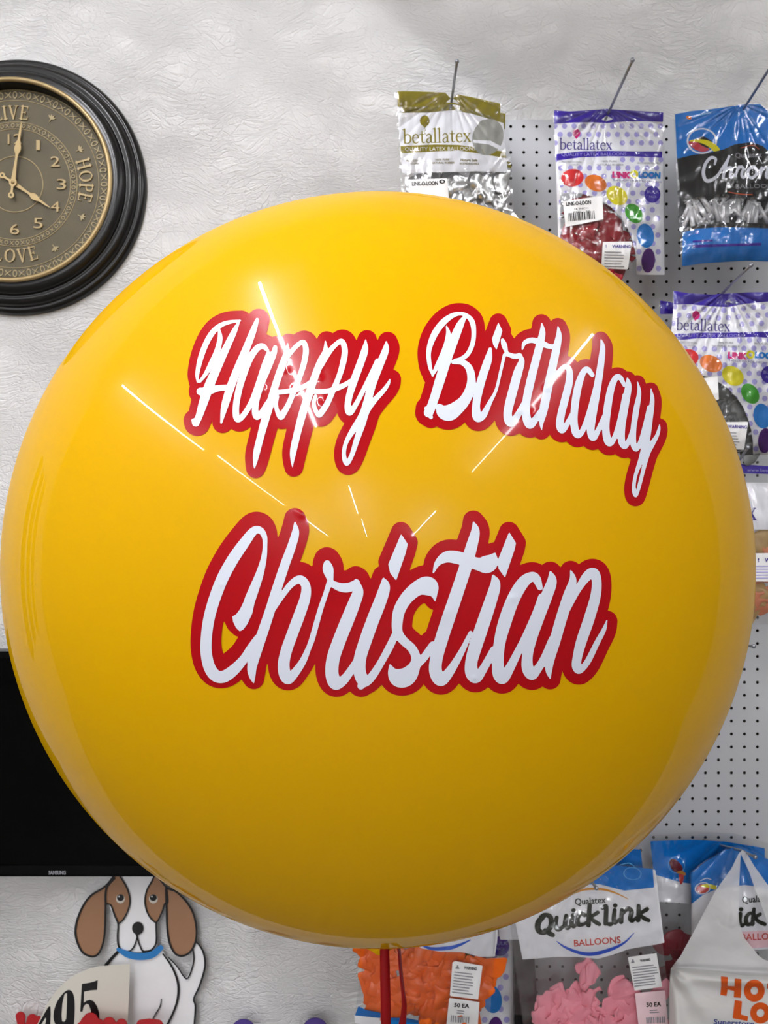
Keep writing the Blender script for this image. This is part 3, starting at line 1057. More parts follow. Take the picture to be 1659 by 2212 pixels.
def arc_word(wd, R, mid, flip=False):
    """serif word on a circle, centred at clock angle mid (degrees clockwise from 12)"""
    out = []
    track = 1.12
    hgt = 26.0
    tot = serif_width(wd, track) * hgt
    cur = -tot / 2
    for ch in wd:
        adv = SERIF[ch][0] * hgt * track
        c = cur + adv / 2 - 2
        th = c / R
        if flip:
            a = math.radians(mid) - th
            rot = math.degrees(a) + 180
            rr = R + hgt / 2
        else:
            a = math.radians(mid) + th
            rot = math.degrees(a)
            rr = R - hgt / 2
        x, y = rr * math.sin(a), -rr * math.cos(a)
        ra = math.radians(rot)
        x -= adv / 2.25 * math.cos(ra)
        y -= adv / 2.25 * math.sin(ra)
        out += serif(ch, x, y, hgt, rot)
        cur += adv
    return out


def leaf(R, deg):
    a = math.radians(deg)
    x, y = R * math.sin(a), -R * math.cos(a)
    out = []
    for k in (-60, -20, 20, 60):
        w = math.radians(k + deg)
        out.append(Stroke([(x, y, 2.0), (x + 5 * math.sin(w), y - 5 * math.cos(w), 3.2), (x + 9 * math.sin(w), y - 9 * math.cos(w), 0.6)], 3))
    out.append(Stroke([(x, y, 2), (x - 7 * math.sin(a), y + 7 * math.cos(a), 1)], 3))
    return out


for wd, mid, fl in (('LIVE', -2, False), ('HOPE', 88, False), ('LOVE', 178, True)):
    b = MB(); field_mesh(b, arc_word(wd, 140, mid, fl), M_dial_plane, 0.9, 0.0, thick=0.0024)
    b.build('motto_word', M_brass, ck, False, 'raised word %s' % wd)
for rr, dd in ((146, 29), (142, 62), (144, 116), (146, 148), (146, -33), (144, 208)):
    b = MB(); field_mesh(b, leaf(rr, dd), M_dial_plane, 0.8, 0.0, thick=0.0018)
    b.build('leaf_ornament', M_brass2, ck, False)


def hand(name, L, tail_, deg, z, w):
    a = math.radians(deg)

    def tr(r, t):
        return (r * math.sin(a) + t * math.cos(a), -r * math.cos(a) + t * math.sin(a))
    sh = []
    line = [(0, 9 * w), (L * .22, 6 * w), (L * .42, 4.5 * w), (L * .5, 8 * w), (L * .56, 13 * w), (L * .63, 10 * w), (L * .72, 5 * w), (L * .85, 4 * w), (L, 1.4 * w)]
    sh.append(Stroke([tr(r, 0) + (q_,) for (r, q_) in line], 6))
    sh.append(Stroke([tr(r, 0) + (q_,) for (r, q_) in ((0, 7 * w), (-tail_ * .5, 4 * w), (-tail_ * .8, 5 * w))], 5))
    x, y = tr(-tail_, 0)
    sh.append(Ring(x, y, 4.2 * w, 4.2 * w, 3.2 * w))
    sh.append(Ell(0, 0, 7.5 * w, 7.5 * w))
    m = MB()
    field_mesh(m, sh, M_dial_plane, 0.8, z, thick=0.0012)
    m.build(name, M_gold, ck, False)


hand('hour_hand', 84, 27, 124, 0.0055, 0.95)
hand('minute_hand', 118, 25, 8, 0.0085, 1.0)
b = MB(); b.lathe(kc, [(.0001, DH + .0125), (.002, DH + .0122), (.0035, DH + .0105), (.0035, DH)], 20); b.build('center_pin', M_gold, ck)

# ------------------------------------------------------------------ television on the wall
M_screen = mat('black_screen', (2, 2, 2), 0.06, 0.08, vary=0.0)
M_bezel = mat('black_gloss_plastic', (6, 6, 7), 0.2, 0.1)
M_grey_print = mat('grey_print', (150, 152, 158), 0.4)
TD = 1.455
A = at(-270, 1407, TD); B = at(560, 1893, TD)
tv = empty('television', ((A[0] + B[0]) / 2, TD + 0.02, B[2]), 'black flat television on the white wall behind the balloon', 'television')
b = MB()
bw, bb_ = 0.013, 0.020
b.box((A[0], TD, A[2] - bw), (B[0], TD + 0.03, A[2]))
b.box((A[0], TD, B[2]), (B[0], TD + 0.03, B[2] + bb_))
b.box((A[0], TD, B[2] + bb_), (A[0] + bw, TD + 0.03, A[2] - bw))
b.box((B[0] - bw, TD, B[2] + bb_), (B[0], TD + 0.03, A[2] - bw))
b.box((A[0], TD - 0.002, B[2] + 0.0005), (B[0], TD, B[2] + 0.002))
b.build('bezel', M_bezel, tv, False)
b = MB(); b.box((A[0] + bw, TD + 0.003, B[2] + bb_), (B[0] - bw, TD + 0.03, A[2] - bw)); b.build('screen', M_screen, tv, False)
b = MB(); b.box((A[0] + 0.05, TD + 0.03, B[2] + 0.06), (B[0] - 0.05, TD + 0.045, A[2] - 0.06)); b.box((A[0] + 0.25, TD + 0.045, B[2] + 0.12), (B[0] - 0.25, WALL_Y, A[2] - 0.12)); b.build('wall_mount', M_bezel, tv, False)


def M_flat(d):
    def f(x, y, off):
        return at_arr(x, y, d - off)
    return f


b = MB(); text(b, 'SAMSUNG', 105, 1889, 11.5, M_flat(TD), 0.0006, width=37, bold=0.03); b.build('maker_lettering', M_grey_print, tv, False)

# ------------------------------------------------------------------ cut-out dog board below the television
M_dog_white = mat('dog_board_white', (238, 238, 240), 0.45)
M_dog_brown = mat('dog_brown', (150, 112, 84), 0.5, vary=0.03)
M_dog_black = mat('dog_outline_black', (20, 20, 22), 0.4)
M_dog_blue = mat('dog_collar_blue', (45, 120, 185), 0.35)
g = CR(0, 1780, 3.072)
DD = 1.509
dg = empty('dog_cutout', at(300, 2230, DD + 0.01), 'flat cut-out board of a brown and white dog with blue collar under the television', 'wall decoration')
Md = M_flat(DD)
ear_l = [(766, 330), (700, 412), (600, 478), (545, 555), (508, 650), (500, 730), (520, 805), (555, 858), (612, 880), (655, 858), (685, 785), (697, 690), (700, 560), (705, 430), (760, 360)]
ear_r = [(1060, 365), (1110, 425), (1170, 450), (1240, 520), (1285, 600), (1304, 700), (1296, 785), (1262, 848), (1212, 876), (1165, 862), (1128, 800), (1110, 700), (1105, 560), (1100, 430)]
face = [(770, 250), (1035, 250), (1085, 380), (1108, 440), (1110, 520), (1088, 535), (1060, 610), (1038, 660), (1036, 740), (1040, 800), (1010, 850), (930, 862), (800, 850), (784, 800), (780, 740), (784, 665), (752, 590), (730, 535), (704, 525), (704, 430), (735, 375)]
body = [(782, 835), (1068, 830), (1130, 930), (1165, 1000), (1186, 1080), (1178, 1170), (1150, 1250), (1115, 1330), (1110, 1500), (690, 1500), (660, 1200), (690, 960), (735, 895)]
tail_s = [(1283, 800), (1308, 782), (1342, 835), (1360, 900), (1356, 970), (1322, 1080), (1288, 1160), (1298, 1210), (1290, 1330), (1285, 1500), (1080, 1500), (1150, 1250), (1185, 1080), (1165, 980), (1120, 890), (1175, 945), (1220, 1012), (1245, 1022), (1270, 970), (1286, 900)]
b = MB()
field_mesh(b, [Poly(g(ear_l), True, 4), Poly(g(ear_r), True, 4), Poly(g(face), False), Poly(g(body), False), Poly(g(tail_s), False)], Md, 1.6, -0.010, grow=2.0, thick=0.010)
b.build('board', M_dog_white, dg, False)
patch_l = [(772, 300), (800, 352), (842, 425), (862, 500), (852, 565), (822, 628), (785, 662), (762, 612), (738, 545), (715, 532), (702, 524), (706, 430), (738, 372)]
patch_r = [(1040, 300), (1010, 375), (978, 430), (962, 495), (968, 560), (995, 620), (1036, 658), (1052, 635), (1078, 575), (1092, 530), (1112, 522), (1106, 440), (1085, 385)]
b = MB(); field_mesh(b, [Poly(g(ear_l), True, 4), Poly(g(ear_r), True, 4), Poly(g(patch_l)), Poly(g(patch_r))], Md, 1.6, 0.0002, thick=0.0012)
b.build('brown_patch', M_dog_brown, dg, False)
b = MB(); field_mesh(b, [Stroke(g([(784, 832, 24), (850, 866, 44), (930, 880, 46), (1010, 866, 46), (1066, 822, 38)]))], Md, 1.6, 0.0002, thick=0.004)
b.build('collar', M_dog_blue, dg, False)
lines = [
    [(p[0], p[1], 13) for p in ear_l], [(p[0], p[1], 13) for p in ear_r],
    [(772, 300, 10), (802, 355, 10), (842, 425, 10), (862, 500, 10), (852, 565, 10), (822, 628, 10), (785, 664, 10)],
    [(704, 432, 10), (700, 524, 10), (716, 530, 10), (738, 545, 10), (762, 612, 11), (783, 664, 11), (780, 740, 12), (784, 800, 12), (800, 830, 12), (835, 846, 11), (862, 842, 8)],
    [(1040, 300, 10), (1010, 375, 10), (978, 430, 10), (962, 495, 10), (968, 560, 10), (995, 620, 10), (1036, 658, 10)],
    [(1106, 440, 10), (1112, 520, 10), (1092, 530, 10), (1078, 575, 10), (1052, 635, 11), (1036, 662, 11), (1038, 740, 12), (1034, 795, 12), (1005, 835, 12), (965, 846, 11), (940, 840, 8)],
    [(912, 735, 8), (905, 770, 9), (888, 815, 10), (862, 845, 9)], [(910, 740, 8), (920, 785, 9), (935, 825, 10), (948, 845, 9)],
    [(780, 850, 20), (738, 895, 20), (702, 938, 22)],
    [(1082, 862, 10), (1130, 930, 12), (1165, 1000, 14), (1184, 1080, 16), (1177, 1170, 15), (1150, 1250, 14), (1110, 1335, 14), (1060, 1450, 14)],
    [(1305, 782, 10), (1342, 835, 12), (1360, 900, 13), (1356, 970, 13), (1322, 1080, 12), (1286, 1160, 12), (1297, 1210, 12), (1290, 1330, 12), (1285, 1480, 12)],
    [(1281, 835, 9), (1286, 900, 10), (1270, 970, 10), (1245, 1024, 9), (1220, 1012, 9), (1175, 945, 8), (1118, 885, 7)],
    [(1070, 1160, 5), (1062, 1210, 7), (1032, 1260, 7), (1010, 1300, 6)],
    [(784, 822, 8), (850, 848, 7), (930, 856, 7), (1010, 844, 7), (1050, 815, 7)],
]
b = MB()
field_mesh(b, [Stroke(g(s), 5) for s in lines] + [Ell(*g([(914, 692)])[0], 38 / 3.072, 43 / 3.072), Stroke(g([(912, 700, 40), (910, 745, 12)]))], Md, 1.3, 0.0014, thick=0.002)
b.build('outline', M_dog_black, dg, False)
M_eye_white = mat('eye_white', (205, 200, 190), 0.3)
for (x, y) in ((799, 497), (1017, 497)):
    x, y = g([(x, y)])[0]
    b = MB(); field_mesh(b, [Ell(x, y, 9.6, 9.8)], Md, 1.2, 0.0015, thick=0.0008); ey = b.build('eye', M_eye_white, dg, False)
    b = MB(); field_mesh(b, [Ell(x, y - 2.6, 7.4, 7.2)], Md, 1.2, 0.0024, thick=0.0006); b.build('pupil', M_dog_black, ey, False)
    b = MB(); field_mesh(b, [Ell(x - 3.0, y - 5.0, 1.6, 1.6)], Md, 0.8, 0.0031, thick=0.0003); b.build('glint', M_dog_white, ey, False)

# ------------------------------------------------------------------ curled number card in front of the dog
M_card = mat('cream_card', (226, 222, 210), 0.5, vary=0.02, trans=0.12)
M_ink = mat('black_ink', (16, 16, 18), 0.35)
g5 = CR(0, 2020, 5.53)
card = empty('number_card', at(200, 2260, 1.49), 'curled cream card with big black numerals 495 in front of the dog board', 'card')


def M_card_s(x, y, off):
    u = np.clip((x - 80) / 200.0, -0.6, 1.2)
    d = 1.482 + 0.040 * np.clip(0.55 - u, 0, 2) ** 2 - 0.006 * np.sin(np.clip(u, 0, 1) * PI)
    return at_arr(x, y, d - off)


b = MB()
field_mesh(b, [Poly(g5([(1556, 345), (1180, 372), (1080, 392), (900, 470), (760, 570), (650, 690), (560, 830), (490, 980), (440, 1080), (380, 1240), (350, 1500), (1500, 1500), (1530, 960)]))], M_card_s, 2.0, 0.0, thick=0.0006)
b.build('sheet', M_card, card, True, auto=40)
dig = []
five = [(978, 582), (1060, 570), (1130, 552), (1168, 534), (1160, 655), (1080, 660), (1005, 676), (1000, 810), (1030, 785), (1075, 772), (1120, 790), (1160, 850), (1185, 930), (1190, 1060), (1170, 1200), (1100, 1300), (990, 1290), (985, 1230), (1040, 1230), (1085, 1150), (1092, 1020), (1085, 900), (1060, 830), (1030, 820), (1000, 850), (985, 915), (958, 915)]
nine_o = [(830, 655), (870, 690), (892, 790), (892, 950), (880, 1080), (850, 1230), (780, 1300), (690, 1290), (680, 1230), (740, 1230), (775, 1130), (700, 1110), (655, 1050), (638, 980), (650, 880), (690, 780), (750, 700), (790, 665)]
nine_i = [(770, 705), (800, 690), (800, 800), (790, 1000), (770, 1035), (742, 1030), (735, 960), (745, 820)]
four = [(602, 850), (606, 940), (598, 1110), (640, 1110), (636, 1160), (594, 1160), (588, 1260), (520, 1260), (528, 1160), (420, 1160), (430, 1110), (500, 990), (575, 858)]
four_i = [(545, 985), (552, 1000), (535, 1100), (475, 1105), (490, 1070)]
b = MB()
field_mesh(b, [Poly(g5(five)), Poly(g5(nine_o), True, 4), Poly(g5(four))], M_card_s, 1.0, 0.0009, cut=[Poly(g5(nine_i)), Poly(g5(four_i))])
b.build('numeral', M_ink, card, True)

# ------------------------------------------------------------------ raised letters whose tops show at the bottom edge
M_red_letter = mat('red_gloss', (168, 22, 30), 0.22, 0.5, coat=0.5)
M_purple_letter = mat('purple_gloss', (72, 52, 128), 0.3, 0.5, coat=0.3)


def letter(name, strokes, d, thick, m, label, group):
    x = sum(p[0] for s in strokes for p in s) / sum(len(s) for s in strokes)
    y = max(p[1] for s in strokes for p in s)
    r = empty(name, at(x, y, d), label, 'letter', group)
    k = MB(); field_mesh(k, [Stroke(s, 5) for s in strokes], M_flat(d), 1.5, 0.0, thick=thick * 0.7); k.build('side', m, r, True, auto=40)
    k = MB(); field_mesh(k, [Stroke(s, 5) for s in strokes], M_flat(d), 1.5, thick * 0.7, thick=thick * 0.3, grow=-1.2); k.build('face', m, r, True, auto=40)


LG = 'red raised letters along the bottom edge'
letter('red_letter', [[(44.5, 2196, 22), (46, 2212, 18), (49, 2240, 19), (50, 2290, 20)]], 1.505, 0.012, M_red_letter, 'red letter top with a round head, farthest left along the bottom edge', LG)
letter('red_letter', [[(70, 2202, 24), (62, 2225, 17), (58, 2290, 18)], [(84, 2200, 12), (72, 2212, 18)]], 1.505, 0.012, M_red_letter, 'red letter top partly tucked behind the left edge of the cream card', LG)
letter('red_letter', [[(196, 2204, 34), (188, 2222, 36), (180, 2290, 26)], [(178, 2218, 24), (213, 2216, 24)], [(213, 2212, 24), (214, 2290, 24)]], 1.452, 0.012, M_red_letter, 'red letter top in front of the numeral five on the card', LG)
letter('red_letter', [[(236, 2211, 29), (233, 2290, 22)], [(263, 2212, 24), (258, 2290, 22)], [(236, 2220, 30), (262, 2221, 24)]], 1.452, 0.012, M_red_letter, 'red double-humped letter top at the lower right corner of the cream card', LG)
letter('red_letter', [[(306, 2213, 22), (322, 2210, 19), (341, 2213, 22)], [(323, 2212, 24), (320, 2290, 24)], [(303, 2216, 20), (345, 2216, 18)]], 1.452, 0.012, M_red_letter, 'red flat-topped letter in front of the dog board at the bottom edge', LG)
PG = 'purple raised letters at the bottom edge'
letter('purple_letter', [[(526, 2228, 54), (524, 2320, 48)]], 1.490, 0.02, M_purple_letter, 'purple round letter top at the bottom edge, nearer the dog board', PG)
letter('purple_letter', [[(681, 2226, 56), (679, 2320, 48)]], 1.490, 0.02, M_purple_letter, 'purple round letter top at the bottom edge, nearer the orange packet', PG)


# ------------------------------------------------------------------ packets of balloons hanging from peg hooks
def noise2(x, y, seed, wl, n=7):
    r = random.Random(seed)
    o = 0 * x
    for k in range(n):
        a = r.uniform(0, 2 * PI)
        w = wl * r.uniform(0.6, 1.6)
        o = o + np.sin(2 * PI * (x * math.cos(a) + y * math.sin(a)) / w + r.uniform(0, 6.28))
    return o / math.sqrt(n)


def facets(x, y, seed, wl, n=5):
    """crumpled film: flat facets between sharp creases"""
    r = random.Random(seed)
    o = 0 * x
    wx = x + 6 * np.sin(y / 31.0 + seed) + 4 * np.sin(x / 23.0)
    wy = y + 6 * np.sin(x / 37.0 + seed * 2) + 4 * np.sin(y / 19.0)
    for k in range(n):
        a = r.uniform(0, PI)
        w = wl * r.uniform(0.7, 1.7)
        t = (wx * math.cos(a) + wy * math.sin(a)) / w + r.uniform(0, 1)
        o = o + np.abs(2 * (t - np.floor(t)) - 1) * (w / wl)
    return o / n


class Bag:
    """one packet: top and bottom edges as (x, y) photo-pixel polylines, hanging at distance d"""
    def __init__(self, label, group, d, top, bot, bulge=0.022, seed=1, hook=None, rad=0.0018, amp=0.0010, wl=34.0, ncrease=13, film=None, haze=None):
        self.d, self.bulge, self.seed, self.amp, self.wl, self.rad, self.nc = d, bulge, seed, amp, wl, rad, ncrease
        self.top, self.bot = np.array(top, float), np.array(bot, float)
        self.x0, self.x1 = min(self.top[0, 0], self.bot[0, 0]), max(self.top[-1, 0], self.bot[-1, 0])
        self.y0, self.y1 = self.top[:, 1].min(), self.bot[:, 1].max()
        self.hook = hook if hook else ((self.x0 + self.x1) / 2, self.y0 + 10)
        cx, cy = (self.x0 + self.x1) / 2, self.y1
        self.root = empty('balloon_packet', at(cx, cy, d + 0.004), label, 'packet', group)
        self.film = film or M_film

    def edges(self, v):
        L = self.top[0] * (1 - v)[:, None] + self.bot[0] * v[:, None]
        R = self.top[-1] * (1 - v)[:, None] + self.bot[-1] * v[:, None]
        return L, R

    def wrinkle(self, x, y):
        hx, hy = self.hook
        a = np.arctan2(x - hx, y - hy + 25)
        r = np.hypot(x - hx, y - hy)
        rnd = random.Random(self.seed + 50)
        ph = rnd.uniform(0, 6)
        ridg = np.abs(np.sin(self.nc * a + ph + 1.3 * np.sin(5 * a + ph))) ** 0.6
        H = self.y1 - self.y0
        w = self.rad * ridg * np.exp(-((r / (0.55 * H)) ** 2)) * np.clip(r / 25, 0, 1)
        n = 0.35 * noise2(x, y, self.seed, self.wl * 2) + 2.6 * facets(x, y, self.seed + 1, self.wl) + 1.2 * facets(x * 1.5, y * 0.7, self.seed + 2, self.wl * 0.7)
        return w + self.amp * n

    def D(self, x, y, back=False):
        u = (x - self.x0) / (self.x1 - self.x0)
        v = (y - self.y0) / (self.y1 - self.y0)
        su = np.sin(PI * np.clip(u, 0, 1)) ** 0.6
        sv = np.clip((v - 0.10) / 0.35, 0, 1)
        sv = sv * sv * (3 - 2 * sv) * (1 - np.clip((v - 0.82) / 0.18, 0, 1) ** 2)
        e = np.clip(np.minimum(u, 1 - u) / 0.04, 0, 1)
        if back:
            return self.d + 0.004 + 0.3 * self.bulge * su * sv
        return self.d - self.bulge * su * sv - self.wrinkle(x, y) * (0.25 + 0.75 * e)

    def M(self, x, y, off):
        return at_arr(x, y, self.D(x, y) - off)

    def grid(self, v0=0.0, v1=1.0, off=0.0, nu=60, nv=90, back=False):
        us, vs = np.linspace(0, 1, nu + 1), np.linspace(v0, v1, nv + 1)

        def along(P, t):
            s = np.concatenate([[0], np.cumsum(np.hypot(np.diff(P[:, 0]), np.diff(P[:, 1])))])
            s /= s[-1]
            return np.stack([np.interp(t, s, P[:, 0]), np.interp(t, s, P[:, 1])], -1)
        A, B = along(self.top, us), along(self.bot, us)
        pts = A[None] * (1 - vs)[:, None, None] + B[None] * vs[:, None, None]
        x, y = pts[..., 0].ravel(), pts[..., 1].ravel()
        P = at_arr(x, y, self.D(x, y, back) - off)
        fs = []
        for j in range(nv):
            for i in range(nu):
                a = j * (nu + 1) + i
                q_ = (a, a + nu + 1, a + nu + 2, a + 1)
                fs.append(q_[::-1] if back else q_)
        return P, fs

    def skin(self, off=0.0012, nu=110, nv=160, name='film'):
        m = MB()
        m.add(*self.grid(0, 1, off, nu, nv))
        m.add(*self.grid(0, 1, 0, 20, 30, True))
        return m.build(name, self.film, self.root)

    def sheet(self, name, v0, v1, m, off=0.0, nu=50, nv=40, back=False, label=None):
        b_ = MB(); b_.add(*self.grid(v0, v1, off, nu, nv, back))
        return b_.build(name, m, self.root, True, label)

    def ink(self, name, shapes, m, off=0.0003, cell=2.0, cut=(), parent=None, label=None, within=()):
        b_ = MB(); field_mesh(b_, shapes, self.M, cell, off, cut=cut, within=within)
        return b_.build(name, m, parent or self.root, True, label) if b_.f else None

    def words(self, name, rows, m, off=0.0006, parent=None, label=None):
        """rows of (string, x, y, size, width, rot, bold)"""
        b_ = MB()
        for (s, x, y, size, width, rot, bold) in rows:
            text(b_, s, x, y, size, self.M, off, rot=rot, width=width, bold=bold)
        return b_.build(name, m, parent or self.root, True, label)


M_film = film_mat('clear_film', 0.005, ior_blend=0.26, rough=0.085, bump=0.3, bscale=55.0)
M_film_soft = film_mat('thick_film', 0.06, rough=0.14, ior_blend=0.12, bump=0.25)
M_film_calm = film_mat('smooth_film', 0.05, ior_blend=0.08, bump=0.15, rough=0.12)
I_white = mat('print_white', (236, 236, 240), 0.35, 0.12)
I_olive = mat('print_olive', (139, 126, 22), 0.35, 0.12)
I_olive_d = mat('print_olive_dark', (112, 100, 30), 0.35, 0.12)
I_violet = mat('print_violet', (52, 20, 158), 0.35, 0.12)
I_violet_t = mat('print_violet_text', (66, 52, 140), 0.35, 0.12)
I_lilac = mat('print_lilac', (172, 166, 220), 0.4, 0.12)
I_pink = mat('print_magenta', (205, 20, 120), 0.35, 0.12)
I_red = mat('print_red', (214, 28, 36), 0.35, 0.12)
I_orange = mat('print_orange', (226, 124, 22), 0.35, 0.12)
I_yellow = mat('print_yellow', (226, 216, 10), 0.35, 0.12)
I_green = mat('print_green', (64, 165, 40), 0.35, 0.12)
I_blue = mat('print_blue', (16, 128, 205), 0.35, 0.12)
I_purple = mat('print_purple', (82, 18, 120), 0.35, 0.12)
I_sky = mat('print_bright_blue', (10, 122, 205), 0.3, 0.12)
I_black = mat('print_black', (12, 12, 13), 0.3, 0.12)
I_grey = mat('print_grey', (140, 140, 146), 0.4, 0.12)
I_dgreen = mat('print_dark_olive', (26, 30, 18), 0.35, 0.12)
I_brick = mat('print_brick_red', (200, 66, 52), 0.35, 0.12)
I_silverg = mat('print_silver_grey', (160, 160, 152), 0.4, 0.12)
I_label = mat('label_paper', (240, 240, 240), 0.5, 0.12)
I_gold = mat('print_amber', (214, 150, 50), 0.35, 0.12)
I_hot = mat('print_hot_orange', (206, 84, 28), 0.35, 0.12)


def label_patch(bag, name, pts, off=0.0016, m=None):
    return bag.ink(name, [Poly(pts)], m or I_label, off, 2.0)


def bars(x, y, w, h, n, rot, seed):
    r = random.Random(seed)
    a = math.radians(rot)
    out = []
    cur = 0.0
    while cur < w:
        bw = r.uniform(0.9, 2.6)
        pts = [(cur, 0), (cur + bw, 0), (cur + bw, h), (cur, h)]
        out.append(Poly([(x + px * math.cos(a) - py * math.sin(a), y + px * math.sin(a) + py * math.cos(a)) for px, py in pts]))
        cur += bw + r.uniform(1.0, 2.6)
    return out


def rule_lines(x, y, w, n, step, th, rot, seed):
    r = random.Random(seed)
    a = math.radians(rot)
    out = []
    for k in range(n):
        ww = w * r.uniform(0.75, 1.0)
        pts = [(0, k * step), (ww, k * step), (ww, k * step + th), (0, k * step + th)]
        out.append(Poly([(x + px * math.cos(a) - py * math.sin(a), y + px * math.sin(a) + py * math.cos(a)) for px, py in pts]))
    return out


# limp, uninflated balloons lying inside a packet: each one a thing of its own
def limp_mesh(seed, L=0.052, W=0.021, T=0.008):
    r = random.Random(seed)
    nu, nv = 18, 20
    vs, fs = [], []
    ph = [r.uniform(0, 6.28) for _ in range(6)]
    for j in range(nv + 1):
        t = j / nv
        w = W * (math.sin(PI * min(1, (t * 1.28) ** 0.8)) ** 0.75 if t < 0.75 else 0) if t < 0.74 else 0
        w = max(w, 0.0048 if t < 0.97 else 0.0062)
        if t == 0: w = 0.0002
        th = max(T * (w / W) ** 0.5, 0.0022)
        if j == 0: th = 0.0002
        bend = 0.012 * math.sin(2.4 * t + ph[0]) + 0.006 * math.sin(6 * t + ph[1])
        for k in range(nu):
            a = 2 * PI * k / nu
            x = w * math.cos(a) * (1 + 0.12 * math.sin(5 * t * 3 + ph[2]))
            z = th * math.sin(a) + bend + 0.45 * W * math.sin(2.2 * x / W + ph[3]) * 0.45 + 0.0035 * math.sin(300 * x + 9 * t + ph[4]) * min(1, w / W * 1.2)
            vs.append((x + 0.010 * math.sin(3 * t + ph[5]), z, (t - 0.45) * L))
    for j in range(nv):
        for k in range(nu):
            a, c = j * nu + k, j * nu + (k + 1) % nu
            fs.append((a, c, c + nu, a + nu))
    fs.append(tuple(range(nu - 1, -1, -1)))
    fs.append(tuple(nv * nu + k for k in range(nu)))
    return vs, fs


def fill(bag, m, spots, label, group, seed, scale=1.0, tube=False, depth=0.45, tilt=0.7):
    """spots: (px, py) where a limp balloon shows inside the packet"""
    protos = []
    rnd = random.Random(seed)
    i = -1
    for (px, py) in spots:
        if math.hypot(px - 819, py - 1231) < 782:
            continue        # nothing of it could be seen behind the big balloon
        i += 1
        if len(protos) < 5:
            if tube:
                vs, fs = [], []
                b_ = MB(); b_.tube([(0, 0, -0.021), (0, 0.0006, 0), (0, 0, 0.021)], [0.0036, 0.0042, 0.0036], 10)
                b_.tube([(0, 0, 0.0195), (0, 0, 0.0215)], 0.0048, 10)
                vs, fs = b_.v, b_.f
            else:
                vs, fs = limp_mesh(seed * 10 + len(protos))
            b_ = MB(); b_.add(vs, fs)
            o = b_.build('limp_balloon', m, None, True)
            tag(o, label, 'balloon', group)
            protos.append(o)
        else:
            o = protos[i % 5].copy()
            COL.objects.link(o)
        x, y = np.array([float(px)]), np.array([float(py)])
        dd = float(bag.D(x, y)[0]); db = float(bag.D(x, y, True)[0])
        sc = scale * rnd.uniform(0.85, 1.15)
        half = max(abs(v_.co.y) for v_ in o.data.vertices)
        gap = db - dd
        flat = sc if tube else min(sc, 0.34 * gap / half)
        lim = half * flat + 0.0035
        z = dd + lim + rnd.uniform(0, 1) * max(0.0002, (gap - 2 * lim)) * depth
        o.location = tuple(at(px, py, z))
        o.scale = (sc, flat, sc)
        best, rot = 1e9, 0.0
        P_ = getattr(spots, 'P', None)
        for _ in range(14):
            a = rnd.uniform(-PI, PI)
            if P_ is None:
                rot = a
                break
            l = 26 * sc
            ux, uy = math.sin(a) * l, -math.cos(a) * l
            q_ = P_.eval(np.array([[px + ux * 1.1, px - ux * 0.9, px + uy * .7, px - uy * .7]]), np.array([[py + uy * 1.1, py - uy * 0.9, py - ux * .7, py + ux * .7]])).max()
            if q_ < best:
                best, rot = q_, a
        o.rotation_euler = (rnd.uniform(-0.06, 0.06), rot if not tube else rnd.uniform(-tilt, tilt), rnd.uniform(-0.06, 0.06))
    return


def scatter(poly, n, seed, inset=11.0):
    r = random.Random(seed)
    P = Poly(poly)
    out, tries = [], 0
    while len(out) < n and tries < 4000:
        tries += 1
        x, y = r.uniform(P.bb[0], P.bb[2]), r.uniform(P.bb[1], P.bb[3])
        if P.eval(np.array([[x]]), np.array([[y]]))[0, 0] < -inset:
            if all(math.hypot(x - a, y - c) > 11 for a, c in out):
                out.append((x, y))
    class Spots(list):
        pass
    out = Spots(out)
    out.P = P
    return out


M_steel = mat('bright_steel_wire', (158, 161, 168), 0.32, 0.5, metal=0.85)


def peg_hook(tip, hole, d_hole, label, plate=True, bend=0.0):
    """wire peg hook from the pegboard through the packet's hole to a ball tip; tip and hole in photo pixels"""
    d_tip = d_hole * (hole[0] - CX) / (tip[0] - CX)
    H, Tp = at(hole[0], hole[1], d_hole), at(tip[0], tip[1], d_tip)
    dirn = (H - Tp) / (H[1] - Tp[1])
    Bp = H + dirn * (PEG_Y - H[1])
    Bp[2] = max(Bp[2], H[2] - 0.03) if plate else H[2] - 0.05
    r = empty('peg_hook', Bp, label, 'hook', 'wire peg hooks on the pegboard')
    k = MB()
    Mid = H * 0.4 + Tp * 0.6 - np.array([bend * 0.3, 0, bend])
    k.tube([Bp, (Bp + H) / 2 - np.array([0, 0, 0.001]), H, Mid, Tp], 0.0023, 10)
    k.build('rod', M_steel, r)
    k = MB(); k.ball(Tp, 0.0038); k.build('ball_tip', M_steel, r)
    if not plate:
        return
    k = MB(); k.box((Bp[0] - 0.006, PEG_Y - 0.0025, Bp[2] - 0.014), (Bp[0] + 0.006, PEG_Y - 0.0003, Bp[2] + 0.003)); k.build('back_plate', M_steel, r, False)


